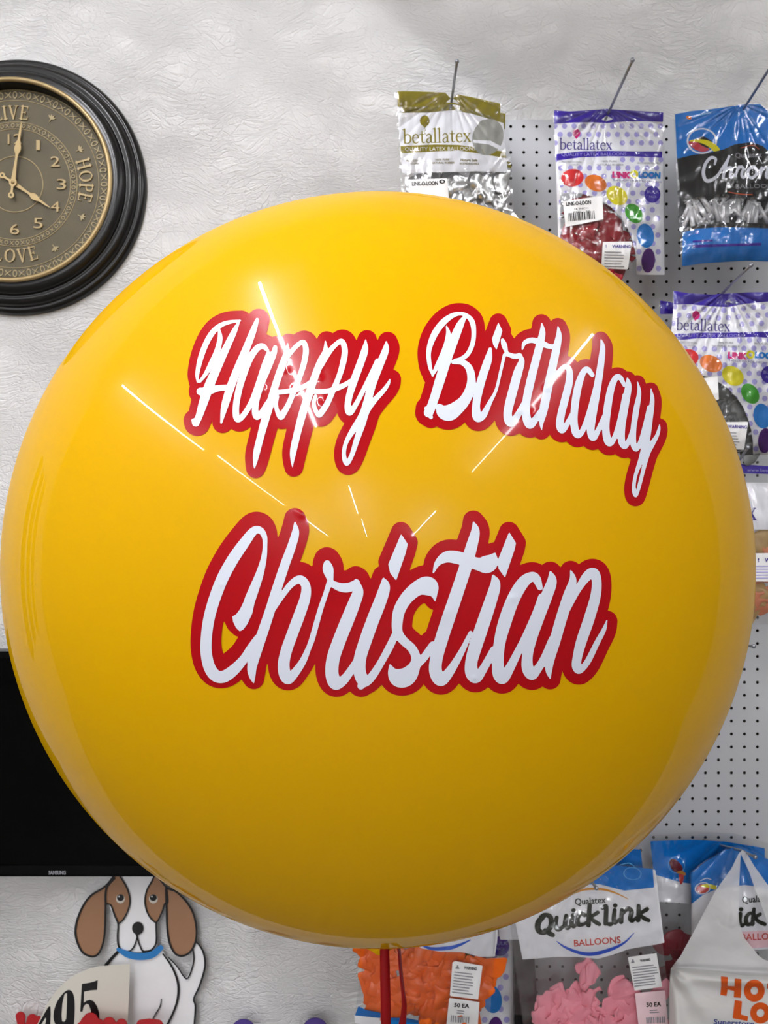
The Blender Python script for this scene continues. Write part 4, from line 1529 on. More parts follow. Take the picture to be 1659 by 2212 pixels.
peg_hook((987, 133), (975, 222), 1.376, 'steel wire peg hook holding the olive-topped packets')
peg_hook((1366, 130), (1310, 253), 1.376, 'steel wire peg hook holding the violet packet of red balloons', bend=0.002)
peg_hook((1692, 101), (1599, 247), 1.376, 'steel wire peg hook holding the blue and black packet')
peg_hook((1622, 573), (1552, 641), 1.376, 'steel wire peg hook holding the violet packets below the blue one')
peg_hook((1616, 966.5), (1590, 1004), 1.366, 'steel wire peg hook just above the packet of peach balloons')
peg_hook((1628, 1396), (1560, 1389), 1.42, 'bare steel wire peg hook below the packet of peach balloons')
peg_hook((1288, 1918), (1254, 1873), 1.36, 'steel wire peg hook holding the packet of pink balloons')
peg_hook((1631, 1851), (1601, 1837), 1.345, 'steel wire peg hook holding the white carrier bag', False)
peg_hook((945, 1890), (938, 1850), 1.36, 'steel wire peg hook holding the orange packet behind the big balloon')

PK = 'balloon packets on the pegboard'

# --- olive-topped packet, and a second one just behind it
def olive_packet(label, d, dx, dy, seed, front):
    o = lambda pts: [(p[0] + dx, p[1] + dy) + tuple(p[2:]) for p in pts]
    B_ = Bag(label, PK, d, o([(853, 197), (905, 197), (962, 200), (975, 214), (990, 204), (1030, 212), (1086, 226)]), o([(876, 560), (1000, 568), (1108, 575)]), 0.022, seed, (975 + dx, 216 + dy), rad=0.0022, amp=0.0014)
    B_.ink('header_strip', [Poly(o([(858, 197), (905, 197.5), (962, 200), (975, 214), (990, 204), (1030, 212), (1081, 224), (1080, 258), (1030, 241), (990, 228), (975, 225), (955, 226), (925, 230), (859, 231)]))], I_olive, 0.0004,
           cut=[Poly(o([(961, 224), (968, 217), (975, 213), (984, 216), (993, 225), (980, 222), (970, 222)]))])
    if front:
        B_.ink('printed_panel', [Poly([(860, 244), (930, 243), (975, 238), (1020, 246), (1088, 266), (1092, 330), (1097, 372), (1030, 370), (960, 372), (869, 374)])], I_white, 0.0002)
    B_.ink('print_band', [Poly(o([(865, 316), (940, 312), (990, 313), (1040, 320), (1092, 328), (1094, 342), (1040, 332), (990, 325), (940, 327), (866, 331)]))], I_olive, 0.0005)
    if front:
        B_.ink('brand_lettering', serif('betallatex', 871, 310, 31, -1.5, 147 / 31 / serif_width('betallatex')) , I_olive, 0.0005, 0.9)
        B_.ink('balloon_emblem', [Ell(917.5, 261, 10.3, 12), Poly([(909, 266), (926, 266), (918, 277)]), Stroke([(917, 277, 1.2), (919, 281, 1.2), (916, 285, 1.0), (920, 290, 1)])], I_olive, 0.0006, 1.2)
        B_.ink('hologram', [Ell(1054, 296, 33, 40, 20), Ell(1048, 278, 17, 20)], I_silverg, 0.0006, 2.0)
        B_.ink('hologram_stripe', [Poly([(1022, 302), (1060, 304), (1086, 318), (1084, 326), (1056, 312), (1022, 308)])], I_white, 0.0008, 1.5)
        B_.words('slogan_lettering', [('QUALITY LATEX BALLOONS', 875, 326, 11.5, 152, -0.5, 0.0)], I_white, 0.0009)
        B_.words('small_lettering', [('PROFESSIONAL', 878, 349, 6, 40, 0, 0.01), ('QUALITY', 887, 355, 6, 24, 0, 0.01), ('100% PURE', 941, 347, 6, 30, -1, 0.01), ('NATURAL RUBBER', 932, 354, 6, 50, -1, 0.01),
                                     ('Nature Safe', 995, 348, 8, 36, 1, 0.02), ('BIODEGRADABLE', 993, 355, 6, 42, 1, 0.01)], I_olive_d, 0.0008)
        lb = label_patch(B_, 'price_label', [(881, 388), (966, 385), (970, 432), (884, 434)])
        B_.words('label_lettering', [('LINK-O-LOON', 890, 401, 12, 56, -1.5, 0.035), ('9', 949, 395, 6, 5, 0, 0)], I_black, 0.0022, lb)
        B_.ink('label_oval', [Ring(955, 392, 5, 3.4, 2)], I_black, 0.0022, 0.8, parent=lb)
    B_.skin()
    return B_


bk1 = olive_packet('second olive-topped packet peeking out behind the first', 1.418, 11, 22, 5, False)
bf1 = olive_packet('olive-topped clear packet of silver balloons above the big yellow balloon', 1.370, 0, 0, 3, True)
M_silver = mat('silver_latex', (205, 206, 206), 0.22, 0.5, metal=0.85, vary=0.05)
fill(bf1, M_silver, scatter([(868, 372), (1098, 372), (1106, 560), (880, 556)], 44, 4, 17.0), 'limp silver balloon in the olive-topped packet', 'silver balloons in the olive-topped packet', 11)


# --- violet packets with lilac dots
def violet_packet(label, d, F_, seed, tint, win=True, text_on=True, back=None, labelled=True, behind=False, group=PK, sx=1.0, rad=0.0018, cover=()):
    """F_ maps the crop of the red-balloon packet to photo pixels"""
    B_ = Bag(label, group, d, F_([(148, 500), (300, 512), (480, 500), (640, 488), (820, 500), (1000, 512), (1172, 520)]), F_([(215, 2010), (700, 2030), (1180, 2030)]), 0.024, seed, F_([(640, 560)])[0], rad=rad * 1.5, amp=0.0014)
    B_.ink('header_strip', [Poly(F_([(156, 502), (300, 514), (480, 502), (640, 490), (820, 502), (1000, 514), (1160, 522), (1158, 610), (1000, 602), (800, 606), (640, 620), (480, 612), (300, 616), (156, 628)]))], I_violet, 0.0005,
           cut=[Poly(F_([(590, 590), (640, 550), (700, 585), (640, 605)]))])
    if behind:
        B_.skin()
        return B_
    # solid white printed side with the round window left open
    wn = F_([(215, 1275), (300, 1255), (400, 1265), (520, 1300), (610, 1345), (690, 1400), (765, 1480), (825, 1570), (870, 1680), (900, 1790), (914, 1900), (914, 2040), (215, 2020)])
    outer = F_([(158, 628), (300, 616), (480, 612), (640, 620), (800, 606), (1000, 602), (1158, 610), (1160, 1100), (1165, 1600), (1172, 2015), (200, 2000), (190, 1500), (172, 1000)])
    B_.ink('printed_panel', [Poly(outer)], I_white, 0.0001, 2.5, cut=[Poly(wn)])
    band = F_([(178, 905), (400, 880), (650, 875), (900, 880), (1150, 880), (1148, 940), (900, 928), (650, 925), (400, 935), (180, 965)])
    B_.ink('print_band', [Poly(band)], I_violet, 0.0004)
    dots = []
    rad_ = F_([(24, 0)])[0][0] - F_([(0, 0)])[0][0]
    for j in range(19):
        for i in range(13):
            x, y = 165 + 88 * i + (46 if j % 2 else 0) + j * 1.5, 648 + 77 * j
            if x < 200 and j > 5 or x > 1140: continue
            if 190 < x < 720 and 760 < y < 960: continue
            if 860 < y < 955: continue
            dots.append(Ell(F_([(x, y)])[0][0], F_([(x, y)])[0][1], rad_, rad_ * 1.04))
    B_.ink('dot_pattern', dots, I_lilac, 0.0003, 1.8, cut=[Poly(wn), Poly(band)], within=[Poly(outer)])
    s = 4.253 * rad_ * 4.253 / 24
    k = rad_ / 5.643           # size relative to the red-balloon packet
    ell = lambda x, y, a, c, r: Ell(F_([(x, y)])[0][0], F_([(x, y)])[0][1], a / 4.253 * k, c / 4.253 * k, r)
    B_.ink('balloon_emblem', [ell(363, 712, 34, 38, 0), Poly(F_([(335, 730), (392, 730), (362, 768)]))], I_pink, 0.0007, 1.0)
    for nm, c, a in (('red', I_red, (325, 1123, 104, 80, -8)), ('orange', I_orange, (540, 1172, 104, 72, 22)), ('yellow', I_yellow, (735, 1286, 104, 80, 35)), ('green', I_green, (890, 1450, 98, 72, 55)),
                     ('blue', I_blue, (997, 1655, 78, 112, -10)), ('purple', I_purple, (1022, 1882, 62, 112, 4))):
        B_.ink('balloon_print', [ell(*a)], c, 0.0007, 1.4, label='printed %s balloon' % nm)
    x, y = F_([(208, 862)])[0]
    x2, y2 = F_([(690, 866)])[0]
    rot = math.degrees(math.atan2(y2 - y, x2 - x))
    B_.ink('brand_lettering', serif('betallatex', x, y, 24.5 * k, rot, (x2 - x) / (24.5 * k) / serif_width('betallatex')), I_violet_t, 0.0008, 0.9)
    x, y = F_([(225, 918)])[0]
    B_.words('slogan_lettering', [('QUALITY LATEX BALLOONS', x, y + 1, 9.5 * k, 140 * k, rot - 1, 0.0)], I_lilac, 0.0008)
    tx = []
    for wd, px, py, w in (('PROFESSIONAL', 228, 985, 44), ('QUALITY', 300, 1010, 22), ('100% PURE', 590, 978, 34), ('NATURAL RUBBER', 550, 1010, 58), ('BIODEGRADABLE', 925, 995, 50)):
        x, y = F_([(px, py)])[0]
        tx.append((wd, x, y, 5.5 * k, w * k, rot, 0.0))
    B_.words('small_lettering', tx, I_grey, 0.0008)
    for wd, px, w, c in (('LINK', 690, 41, I_pink), ('LOON', 930, 48, I_blue)):
        x, y = F_([(px, 1118)])[0]
        B_.words('range_lettering', [(wd, x, y, 17 * k, w * k, rot + 2, 0.07)], c, 0.0009)
    x, y = F_([(893, 1090)])[0]
    B_.ink('range_ring', [Ring(x, y, 6.3 * k, 6.3 * k, 5 * k)], I_yellow, 0.001, 0.9)
    x, y = F_([(700, 1150)])[0]
    B_.words('tag_lettering', [('BALLOONS FOR DECORATING', x, y, 5.5 * k, 104 * k, rot + 2, 0.0)], I_violet_t, 0.0009)
    B_.ink('size_badge', [ell(1060, 1275, 74, 78, 0)], I_violet, 0.0007, 1.2)
    x, y = F_([(1010, 1265)])[0]
    B_.words('badge_lettering', [('BULK', x, y, 9 * k, 26 * k, rot, 0.0), ('PACK', x + 5 * k, y + 10 * k, 7 * k, 16 * k, rot, 0.0)], I_lilac, 0.0011)
    if labelled:
        lb = label_patch(B_, 'price_label', F_([(238, 1340), (600, 1288), (610, 1505), (262, 1575)]))
        x, y = F_([(268, 1380)])[0]
        B_.words('label_lettering', [('LINK-O-LOON', x, y, 11 * k, 54 * k, rot - 5, 0.04), ('16 INCH', x + 18 * k, y + 9 * k, 5.5 * k, 30 * k, rot - 5, 0), ('RED    50', x + 16 * k, y + 16 * k, 5.5 * k, 36 * k, rot - 5, 0)], I_black, 0.0022, lb)
        x, y = F_([(285, 1448)])[0]
        B_.ink('barcode', bars(x, y, 58 * k, 18 * k, 20, rot - 6, seed), I_black, 0.0022, 0.8, parent=lb)
    wl = label_patch(B_, 'warning_label', F_([(605, 1712), (872, 1708), (835, 1965), (590, 1955)]))
    x, y = F_([(690, 1765)])[0]
    B_.words('warning_lettering', [('WARNING', x, y, 9 * k, 40 * k, rot, 0.03), ('!', x - 14 * k, y, 9 * k, 2 * k, 0, 0.02)], I_violet_t, 0.0022, wl)
    x, y = F_([(620, 1800)])[0]
    B_.ink('small_print', rule_lines(x, y, 46 * k, 6, 6.2 * k, 2.0 * k, rot + 1, seed), I_grey, 0.0022, 1.0, parent=wl)
    B_.skin()
    return B_, wn


F2 = CR(1160, 120, 4.253)
v1, wn1 = violet_packet('violet-topped dotted packet of red balloons', 1.368, F2, 21, None)
M_red_latex = mat('red_latex', (150, 12, 30), 0.30, 0.4, vary=0.08)
fill(v1, M_red_latex, scatter(wn1, 42, 5, 17.0), 'limp red balloon in the violet-topped packet', 'red balloons in the violet-topped packet', 13)

# second violet packet (grey balloons) lower right with another behind it
k4 = 243.0 / 237.0


def F4(pts):
    out = []
    for p in F2(pts):
        x, y = p[0] - 1196.4, p[1] - 237.6
        out.append((1454.6 + x * 1.03 - 12 * min(1, max(0, (y - 40) / 80)), 627 + y * 1.0 + 0.0 * x + 10 * math.exp(-((x - 98) / 60) ** 2) * math.exp(-(y / 90) ** 2)))
    return out


def F4b(pts):
    return [(p[0] - 29, p[1] + 21) for p in F4(pts)]


violet_packet('violet-topped packet whose left corner shows behind the one with grey balloons', 1.42, F4b, 33, None, behind=True)
v2, wn2 = violet_packet('violet-topped dotted packet of grey balloons with strong creases', 1.366, F4, 31, None, labelled=True, rad=0.0026)
M_grey_latex = mat('grey_latex', (92, 94, 92), 0.30, 0.4, vary=0.08)
fill(v2, M_grey_latex, scatter(wn2, 40, 6), 'limp grey balloon in the lower violet-topped packet', 'grey balloons in the lower violet-topped packet', 17)

# violet packet standing behind the orange one at the bottom
F5 = lambda pts: [(1080 + (p[0] - 1060) / 4.253 * 1.15, 2044 + (p[1] - 1275) / 4.253 * 1.28) for p in pts]
v3, wn3 = violet_packet('violet dotted packet squeezed between the orange and the pink packets', 1.44, F5, 41, None, labelled=False)

# --- packet of peach balloons at the right edge
B_ = Bag('clear packet of peach balloons at the right edge of the picture', PK, 1.366, [(1470, 990), (1590, 996), (1735, 1006)], [(1480, 1352), (1620, 1350), (1735, 1345)], 0.022, 51, (1590, 1003), rad=0.0010)
B_.ink('header_strip', [Poly([(1474, 996), (1600, 1002.5), (1660, 1007), (1730, 1010), (1730, 1028), (1660, 1024), (1600, 1022), (1474, 1016)])], I_violet, 0.0005)
B_.words('address_lettering', [('www.betallic.com', 1614, 1018.5, 10, 84, 1.5, 0.0)], I_lilac, 0.0009)
B_.ink('printed_panel', [Poly([(1476, 1040), (1600, 1042), (1732, 1044), (1734, 1146), (1600, 1143), (1478, 1142)])], I_white, 0.0001)
B_.ink('brand_lettering', serif('betallatex', 1458, 1123, 42, 0, 1.0), I_violet_t, 0.0008, 1.0)
B_.ink('warning_triangle', [Poly([(1650, 1056), (1661, 1042), (1672, 1056)])], I_white, 0.0009)
wl = label_patch(B_, 'warning_label', [(1560, 1196), (1725, 1194), (1725, 1256), (1560, 1256)])
B_.words('warning_lettering', [('!', 1637, 1214, 12, 3, 0, 0.02), ('WARNING', 1652, 1214, 12, 56, 0, 0.03)], I_violet_t, 0.0022, wl)
B_.ink('small_print', rule_lines(1570, 1222, 150, 5, 6.4, 2.2, 0, 8), I_lilac, 0.0022, 1.2, parent=wl)
B_.skin()
M_peach = mat('peach_latex', (222, 140, 104), 0.4, 0.4, vary=0.06)
M_tan = mat('tan_latex', (200, 168, 112), 0.4, 0.4, vary=0.06)
fill(B_, M_peach, scatter([(1560, 1165), (1720, 1165), (1720, 1340), (1560, 1340)], 20, 7), 'limp peach balloon in the packet at the right edge', 'peach balloons in the packet at the right edge', 19)
fill(B_, M_tan, [(1640, 1180), (1622, 1285), (1640, 1275), (1628, 1310)], 'limp tan balloon among the peach ones', 'tan balloons in the packet at the right edge', 23)

# --- blue and black packet with silver balloons
c4 = CR(1400, 120, 4.255)
B_ = Bag('blue and black packet of silver balloons at the upper right', PK, 1.366, c4([(232, 537), (400, 505), (580, 488), (880, 444), (1030, 442), (1120, 515), (1300, 560), (1460, 590)]), c4([(305, 1950), (500, 1915), (900, 1888), (1200, 1900), (1440, 1930)]), 0.020, 61, c4([(845, 545)])[0], rad=0.0024, ncrease=11)
B_.ink('blue_header', [Poly(c4([(246, 540), (400, 510), (580, 493), (880, 449), (1028, 447), (1118, 520), (1300, 566), (1450, 596), (1446, 900), (1300, 900), (1102, 872), (1050, 830), (950, 795), (800, 815), (700, 860), (560, 895), (400, 915), (265, 950)]))], I_sky, 0.0004)
B_.ink('black_panel', [Poly(c4([(265, 946), (400, 911), (560, 891), (700, 858), (800, 813), (950, 793), (1050, 828), (1102, 870), (1300, 900), (1446, 900), (1444, 1330), (1102, 1310), (900, 1300), (700, 1270), (480, 1293), (400, 1318), (300, 1335)]))], I_black, 0.0003)
B_.ink('black_strip', [Poly(c4([(316, 1590), (450, 1560), (700, 1535), (1000, 1540), (1442, 1570), (1442, 1605), (1000, 1585), (700, 1578), (450, 1590), (318, 1625)]))], I_black, 0.0005)
B_.ink('blue_footer', [Poly(c4([(318, 1610), (450, 1580), (700, 1560), (1000, 1568), (1442, 1590), (1438, 1925), (1200, 1897), (900, 1885), (500, 1910), (312, 1940)]))], I_sky, 0.0004)
B_.ink('small_print', [Poly(c4([(410, 1700), (595, 1690), (595, 1706), (410, 1718)])), Poly(c4([(410, 1740), (1040, 1720), (1040, 1745), (410, 1765)])), Poly(c4([(430, 1640), (455, 1600), (470, 1640)]))], I_violet, 0.0008, 1.0)
e_ = c4([(495, 785)])[0]
B_.ink('emblem_ring', [Ring(e_[0], e_[1], 31, 26.5, 3.2)], I_white, 0.0006, 1.2)
B_.ink('emblem_lens', [Poly(c4([(372, 792), (420, 775), (470, 800), (555, 855), (560, 868), (500, 885), (430, 862), (385, 825)]), True)], mat('print_crimson', (196, 46, 66), 0.35), 0.0007, 1.2)
B_.ink('emblem_lens', [Poly(c4([(440, 770), (500, 745), (550, 765), (585, 790), (560, 850), (500, 830), (460, 800)]), True)], I_black, 0.00075, 1.2)
B_.ink('emblem_swoosh', [Stroke(c4([(385, 784, 10), (450, 782, 26), (530, 798, 44), (590, 830, 56), (630, 868, 60)]))], I_yellow, 0.0009, 1.2, cut=[Poly(c4([(560, 893), (700, 862), (760, 900), (640, 960), (560, 930)]))])
B_.ink('small_emblem', [Ell(*c4([(375, 570)])[0], 6, 3.8, 15)], I_orange, 0.0006, 1.0)
B_.ink('header_rule', [Stroke(c4([(420, 560, 10), (500, 538, 16), (570, 525, 16)]))], mat('print_pale_blue', (120, 180, 225), 0.4), 0.0006, 1.0)
B_.words('maker_lettering', [('Qualatex', *c4([(800, 940)])[0], 15, 58, -2, 0.02)], I_grey, 0.0008)
script = [Stroke(c4(s)) for s in [
    [(612, 1000, 18), (620, 950, 26), (575, 940, 28), (525, 1000, 30), (508, 1080, 32), (530, 1145, 34), (580, 1145, 32), (640, 1100, 26), (690, 1020, 20), (735, 950, 20), (745, 930, 20)],
    [(745, 925, 22), (715, 1010, 28), (695, 1090, 28), (690, 1120, 26)], [(700, 1085, 14), (740, 1030, 22), (770, 1040, 26), (755, 1090, 26), (765, 1120, 24), (800, 1090, 16)],
    [(800, 1110, 20), (825, 1040, 24), (835, 1020, 20)], [(825, 1050, 16), (855, 1020, 24), (880, 1045, 24)], [(875, 1040, 20), (860, 1090, 26), (875, 1120, 26), (915, 1090, 16)],
    [(960, 1020, 24), (925, 1050, 26), (920, 1100, 28), (955, 1125, 26), (995, 1090, 26), (990, 1040, 24), (965, 1020, 22), (1000, 1055, 16), (1030, 1050, 14)],
    [(1045, 1030, 22), (1035, 1080, 26), (1025, 1125, 24)], [(1035, 1080, 14), (1075, 1030, 22), (1098, 1045, 26), (1085, 1100, 26), (1100, 1122, 24), (1140, 1080, 14)],
    [(1160, 1030, 22), (1145, 1125, 24)], [(1150, 1070, 14), (1190, 1030, 22), (1205, 1060, 26), (1195, 1125, 24)], [(1200, 1070, 14), (1245, 1030, 22), (1260, 1060, 26), (1250, 1120, 26), (1280, 1100, 14)],
    [(1290, 1080, 18), (1345, 1050, 22), (1320, 1025, 22), (1290, 1070, 26), (1320, 1125, 24), (1370, 1100, 14)]]]
B_.ink('script_lettering', script, mat('print_cool_white', (226, 228, 238), 0.35), 0.0008, 1.0)
B_.words('type_lettering', [('BALLOONS', *c4([(805, 1222)])[0], 13, 90, -1, 0.0)], I_grey, 0.0008)
B_.ink('trim_line', [Stroke(c4([(850, 850, 5), (960, 825, 6), (1020, 860, 5)])), Stroke(c4([(740, 1255, 8), (860, 1275, 10), (960, 1278, 8)]))], I_hot, 0.0007, 1.0)
B_.skin()
sp = scatter(c4([(320, 1350), (480, 1320), (700, 1300), (900, 1320), (1100, 1330), (1420, 1350), (1420, 1560), (1100, 1530), (700, 1520), (450, 1540), (330, 1570)]), 46, 9, 9.0)
M_pale_silver = mat('pale_silver_latex', (215, 215, 218), 0.35, 0.5, metal=0.3, vary=0.05)
fill(B_, M_pale_silver, sp, 'slim rolled silver balloon neck in the blue and black packet', 'silver balloons in the blue and black packet', 29, tube=True, depth=0.5, tilt=0.9)
B_.sheet('backing_film', 0.5, 0.84, mat('dark_backing', (70, 72, 76), 0.5), -0.003, 20, 20, back=True)

# --- orange packet at the bottom
c5 = CR(700, 1960, 3.606)
B_ = Bag('packet of orange balloons under the big yellow balloon, behind its ribbon', PK, 1.345, [(818, 1862), (938, 1850), (1078, 1868)], c5([(236, 838), (600, 890), (1285, 960)]), 0.026, 71, (938, 1856), rad=0.0022)
B_.top = np.array([(818, 1862), (938, 1850), (1082, 1868)], float)
B_.ink('printed_panel', [Poly(c5([(380, -360), (1370, -330), (1350, 250), (1330, 385), (1210, 385), (1080, 350), (900, 345), (760, 320), (600, 200), (380, 60)]))], I_white, 0.0002, 2.5)
B_.ink('blue_header', [Poly([(822, 1864), (938, 1853), (1080, 1870), (1082, 1925), (1000, 1912), (940, 1912), (880, 1930), (820, 1950)])], I_sky, 0.0004, 2.5)
B_.ink('blue_arc', [Stroke(c5([(700, 250, 8), (820, 318, 22), (960, 318, 30), (1050, 295, 22), (1140, 255, 8)]))], mat('print_royal_blue', (40, 96, 205), 0.35), 0.0006, 1.5)
B_.ink('blue_footer', [Poly(c5([(268, 770), (330, 800), (440, 822), (440, 862), (240, 842)])), Poly(c5([(520, 860), (640, 862), (760, 885), (830, 900), (830, 960), (520, 930)]))], I_sky, 0.0006, 1.5)
B_.ink('white_footer', [Poly(c5([(236, 842), (440, 862), (640, 880), (700, 910), (700, 990), (240, 900)]))], I_white, 0.0005, 2)
wl = label_patch(B_, 'warning_label', c5([(1000, 430), (1020, 418), (1235, 455), (1200, 718), (980, 690)]))
B_.words('warning_lettering', [('WARNING', *c5([(1090, 480)])[0], 9, 27, 6, 0.03)], I_black, 0.0022, wl)
B_.ink('warning_triangle', [Poly(c5([(1020, 478), (1042, 446), (1055, 482)]))], I_grey, 0.0022, 0.9, parent=wl)
B_.ink('small_print', rule_lines(*c5([(1015, 500)])[0], 48, 8, 6.2, 2.2, 7, 3), I_grey, 0.0022, 1.0, parent=wl)
pl = label_patch(B_, 'price_label', c5([(975, 705), (1210, 738), (1195, 960), (950, 940)]))
B_.words('count_lettering', [('50 EA', *c5([(1012, 775)])[0], 12, 33, 5, 0.03)], I_black, 0.0022, pl)
B_.ink('small_print', rule_lines(*c5([(1035, 800)])[0], 20, 2, 5, 2, 6, 4), I_grey, 0.0022, 1.0, parent=pl)
B_.ink('barcode', bars(*c5([(990, 840)])[0], 38, 15, 10, 5, 5), I_grey, 0.0022, 0.9, parent=pl)
B_.skin()
M_orange_latex = mat('orange_latex', (236, 104, 20), 0.32, 0.4, vary=0.08)
fill(B_, M_orange_latex, scatter(c5([(345, 250), (600, 300), (1340, 370), (1310, 960), (800, 900), (290, 790)]), 80, 10, 8.0), 'limp orange balloon in the packet under the big balloon', 'orange balloons in the packet under the big balloon', 31)

# dark strip painted for the shade in the gap beside the violet packet
B_ = Bag('dark strip standing in for the shade in the gap left of the pink packet', PK, 1.458, [(1090, 1990), (1112, 1988), (1150, 1992)], [(1104, 2330), (1126, 2330), (1170, 2330)], 0.01, 77, rad=0.0, film=mat('gap_shade', (14, 12, 12), 0.4, 0.2))
B_.skin(name='gap_shade_strip')


# --- pink packet and its neighbours with blue headers
def quick_packet(label, d, top, bot, seed, header, white, rot, big, small, ball, arc, orange, D_=None, film=None, hook=None, rad=0.0014, panel_cut=()):
    B_ = Bag(label, PK, d, top, bot, 0.022, seed, hook, rad=rad, film=film)
    B_.ink('printed_panel', [Poly(white)], I_white, 0.0002, 2.2)
    B_.ink('blue_header', [Poly(header)], I_sky, 0.0004, 2.2)
    return B_


c7 = CR(1060, 1760, 2.7696)
B_ = quick_packet('clear packet of pink balloons with blue, white and black printing', 1.345,
                  [(1085, 1868), (1254, 1858), (1413, 1873)], c7([(215, 1420), (600, 1440), (1100, 1400)]), 81,
                  [(1090, 1872), (1254, 1862), (1410, 1877), (1413, 1917), (1349, 1924), (1295, 1910), (1240, 1912), (1150, 1935), (1092, 1960)],
                  c7([(80, 300), (600, 290), (985, 330), (1030, 700), (1040, 765), (1000, 775), (900, 790), (820, 805), (740, 835), (640, 862), (520, 850), (400, 850), (190, 866), (170, 760)]),
                  -5, None, None, None, None, None, hook=(1254, 1870), rad=0.0010)
Q = [Stroke(c7(s)) for s in [[(p[0], p[1], p[2] * 1.2) for p in s_] for s_ in [
    # Q
    [(315, 610, 24), (285, 645, 30), (285, 690, 28), (320, 705, 24), (358, 670, 26), (358, 615, 26), (325, 598, 20), (300, 612, 20)], [(325, 690, 18), (355, 712, 26), (372, 720, 22)],
    # u
    [(395, 615, 20), (388, 660, 24), (405, 685, 24), (440, 660, 18), (452, 605, 22), (445, 660, 24), (462, 678, 20), (480, 660, 12)],
    # i
    [(492, 600, 20), (484, 650, 24), (498, 668, 20), (515, 650, 12)],
    # c
    [(562, 600, 22), (540, 590, 20), (520, 620, 24), (525, 655, 24), (555, 655, 18), (575, 640, 12)],
    # k
    [(592, 540, 22), (588, 600, 24), (585, 660, 24)], [(640, 585, 20), (600, 615, 18), (625, 640, 22), (650, 655, 20)],
    # l
    [(668, 560, 16), (690, 548, 22), (690, 600, 24), (688, 650, 24)], [(688, 652, 14), (715, 655, 22), (728, 650, 14)],
    # i
    [(742, 570, 20), (737, 625, 24), (745, 645, 22), (768, 625, 12)],
    # n
    [(785, 570, 20), (780, 640, 24)], [(785, 600, 14), (820, 562, 22), (842, 580, 24), (835, 620, 24), (848, 635, 20), (868, 615, 12)],
    # k
    [(885, 545, 20), (885, 600, 24), (882, 630, 24)], [(935, 565, 22), (895, 595, 18), (920, 620, 22), (945, 632, 20)]]]]
dotsQ = [Ell(*c7([(496, 572)])[0], 5.2, 4.6), Ell(*c7([(745, 543)])[0], 5.2, 4.6)]
B_.ink('big_lettering', Q + dotsQ, I_dgreen, 0.0009, 1.0)
B_.words('maker_lettering', [('Qualatex', *c7([(505, 540)])[0], 20, 67, -4, 0.02)], I_dgreen, 0.0008)
B_.words('type_lettering', [('BALLOONS', *c7([(500, 788)])[0], 20, 101, -4.5, 0.012)], I_brick, 0.0008)
B_.ink('blue_arc', [Stroke(c7([(394, 757, 4), (450, 795, 14), (540, 828, 20), (620, 832, 22), (720, 805, 20), (800, 765, 12), (860, 705, 3)]))], mat('print_royal_blue_arc', (34, 84, 200), 0.35), 0.0007, 1.2)
B_.ink('amber_arc', [Stroke(c7([(480, 480, 4), (560, 448, 12), (660, 445, 14), (740, 465, 10), (825, 505, 3)]))], I_gold, 0.0007, 1.2)
B_.ink('bubble_outline', [Ring(*c7([(848, 352)])[0], 18.5, 13, 1.6, 5), Stroke(c7([(770, 300, 4), (830, 290, 5), (870, 320, 4)]))], mat('print_light_blue', (90, 170, 225), 0.4), 0.0007, 1.0)
wl = label_patch(B_, 'warning_label', c7([(820, 852), (992, 828), (1026, 1030), (860, 1052)]))
B_.words('warning_lettering', [('WARNING', *c7([(895, 880)])[0], 7.5, 22, -7, 0.03)], I_black, 0.0022, wl)
B_.ink('warning_triangle', [Poly(c7([(838, 888), (850, 860), (862, 886)]))], I_grey, 0.0022, 0.9, parent=wl)
B_.ink('small_print', rule_lines(*c7([(845, 912)])[0], 58, 8, 5.8, 2.2, -7, 13), I_grey, 0.0022, 1.0, parent=wl)
pl = label_patch(B_, 'price_label', c7([(862, 1068), (1042, 1050), (1062, 1252), (1080, 1400), (900, 1400)]), m=mat('pink_tinted_label', (246, 214, 220), 0.5))
B_.words('count_lettering', [('50 EA', *c7([(932, 1150)])[0], 13, 32, -3, 0.03)], I_dgreen, 0.0022, pl)
B_.ink('small_print', rule_lines(*c7([(950, 1168)])[0], 22, 2, 5, 2, -3, 14), I_grey, 0.0022, 1.0, parent=pl)
B_.ink('barcode', bars(*c7([(930, 1212)])[0], 40, 14, 10, -3, 15), I_grey, 0.0022, 0.9, parent=pl)
B_.skin()
M_pink_latex = mat('pink_latex', (255, 162, 178), 0.45, 0.3, vary=0.05)
fill(B_, M_pink_latex, scatter(c7([(260, 1080), (480, 1060), (560, 1010), (850, 1030), (1040, 1040), (1090, 1380), (230, 1380)]), 48, 12), 'limp pink balloon in the packet beside the carrier bag', 'pink balloons in the packet beside the carrier bag', 37)
fill(B_, M_pink_latex, c7([(590, 990), (600, 960), (570, 900)]), 'limp pink balloon in the packet beside the carrier bag', 'pink balloons in the packet beside the carrier bag', 38, scale=0.8)
pkB = B_

# second pink-type packet just behind: its blue header corner shows up and left
B2 = quick_packet('blue-headed packet whose corner rises behind the pink one', 1.395, [(1060, 1826), (1230, 1822), (1387, 1832)], [(1085, 2190), (1250, 2200), (1418, 2195)], 85,
                  [(1064, 1830), (1230, 1826), (1384, 1835), (1388, 1872), (1392, 1890), (1300, 1880), (1150, 1890), (1066, 1915)],
                  [(1064, 1900), (1230, 1870), (1390, 1885), (1400, 1990), (1250, 2030), (1080, 2030)], -4, None, None, None, None, None, hook=(1254, 1826))
B2.skin()

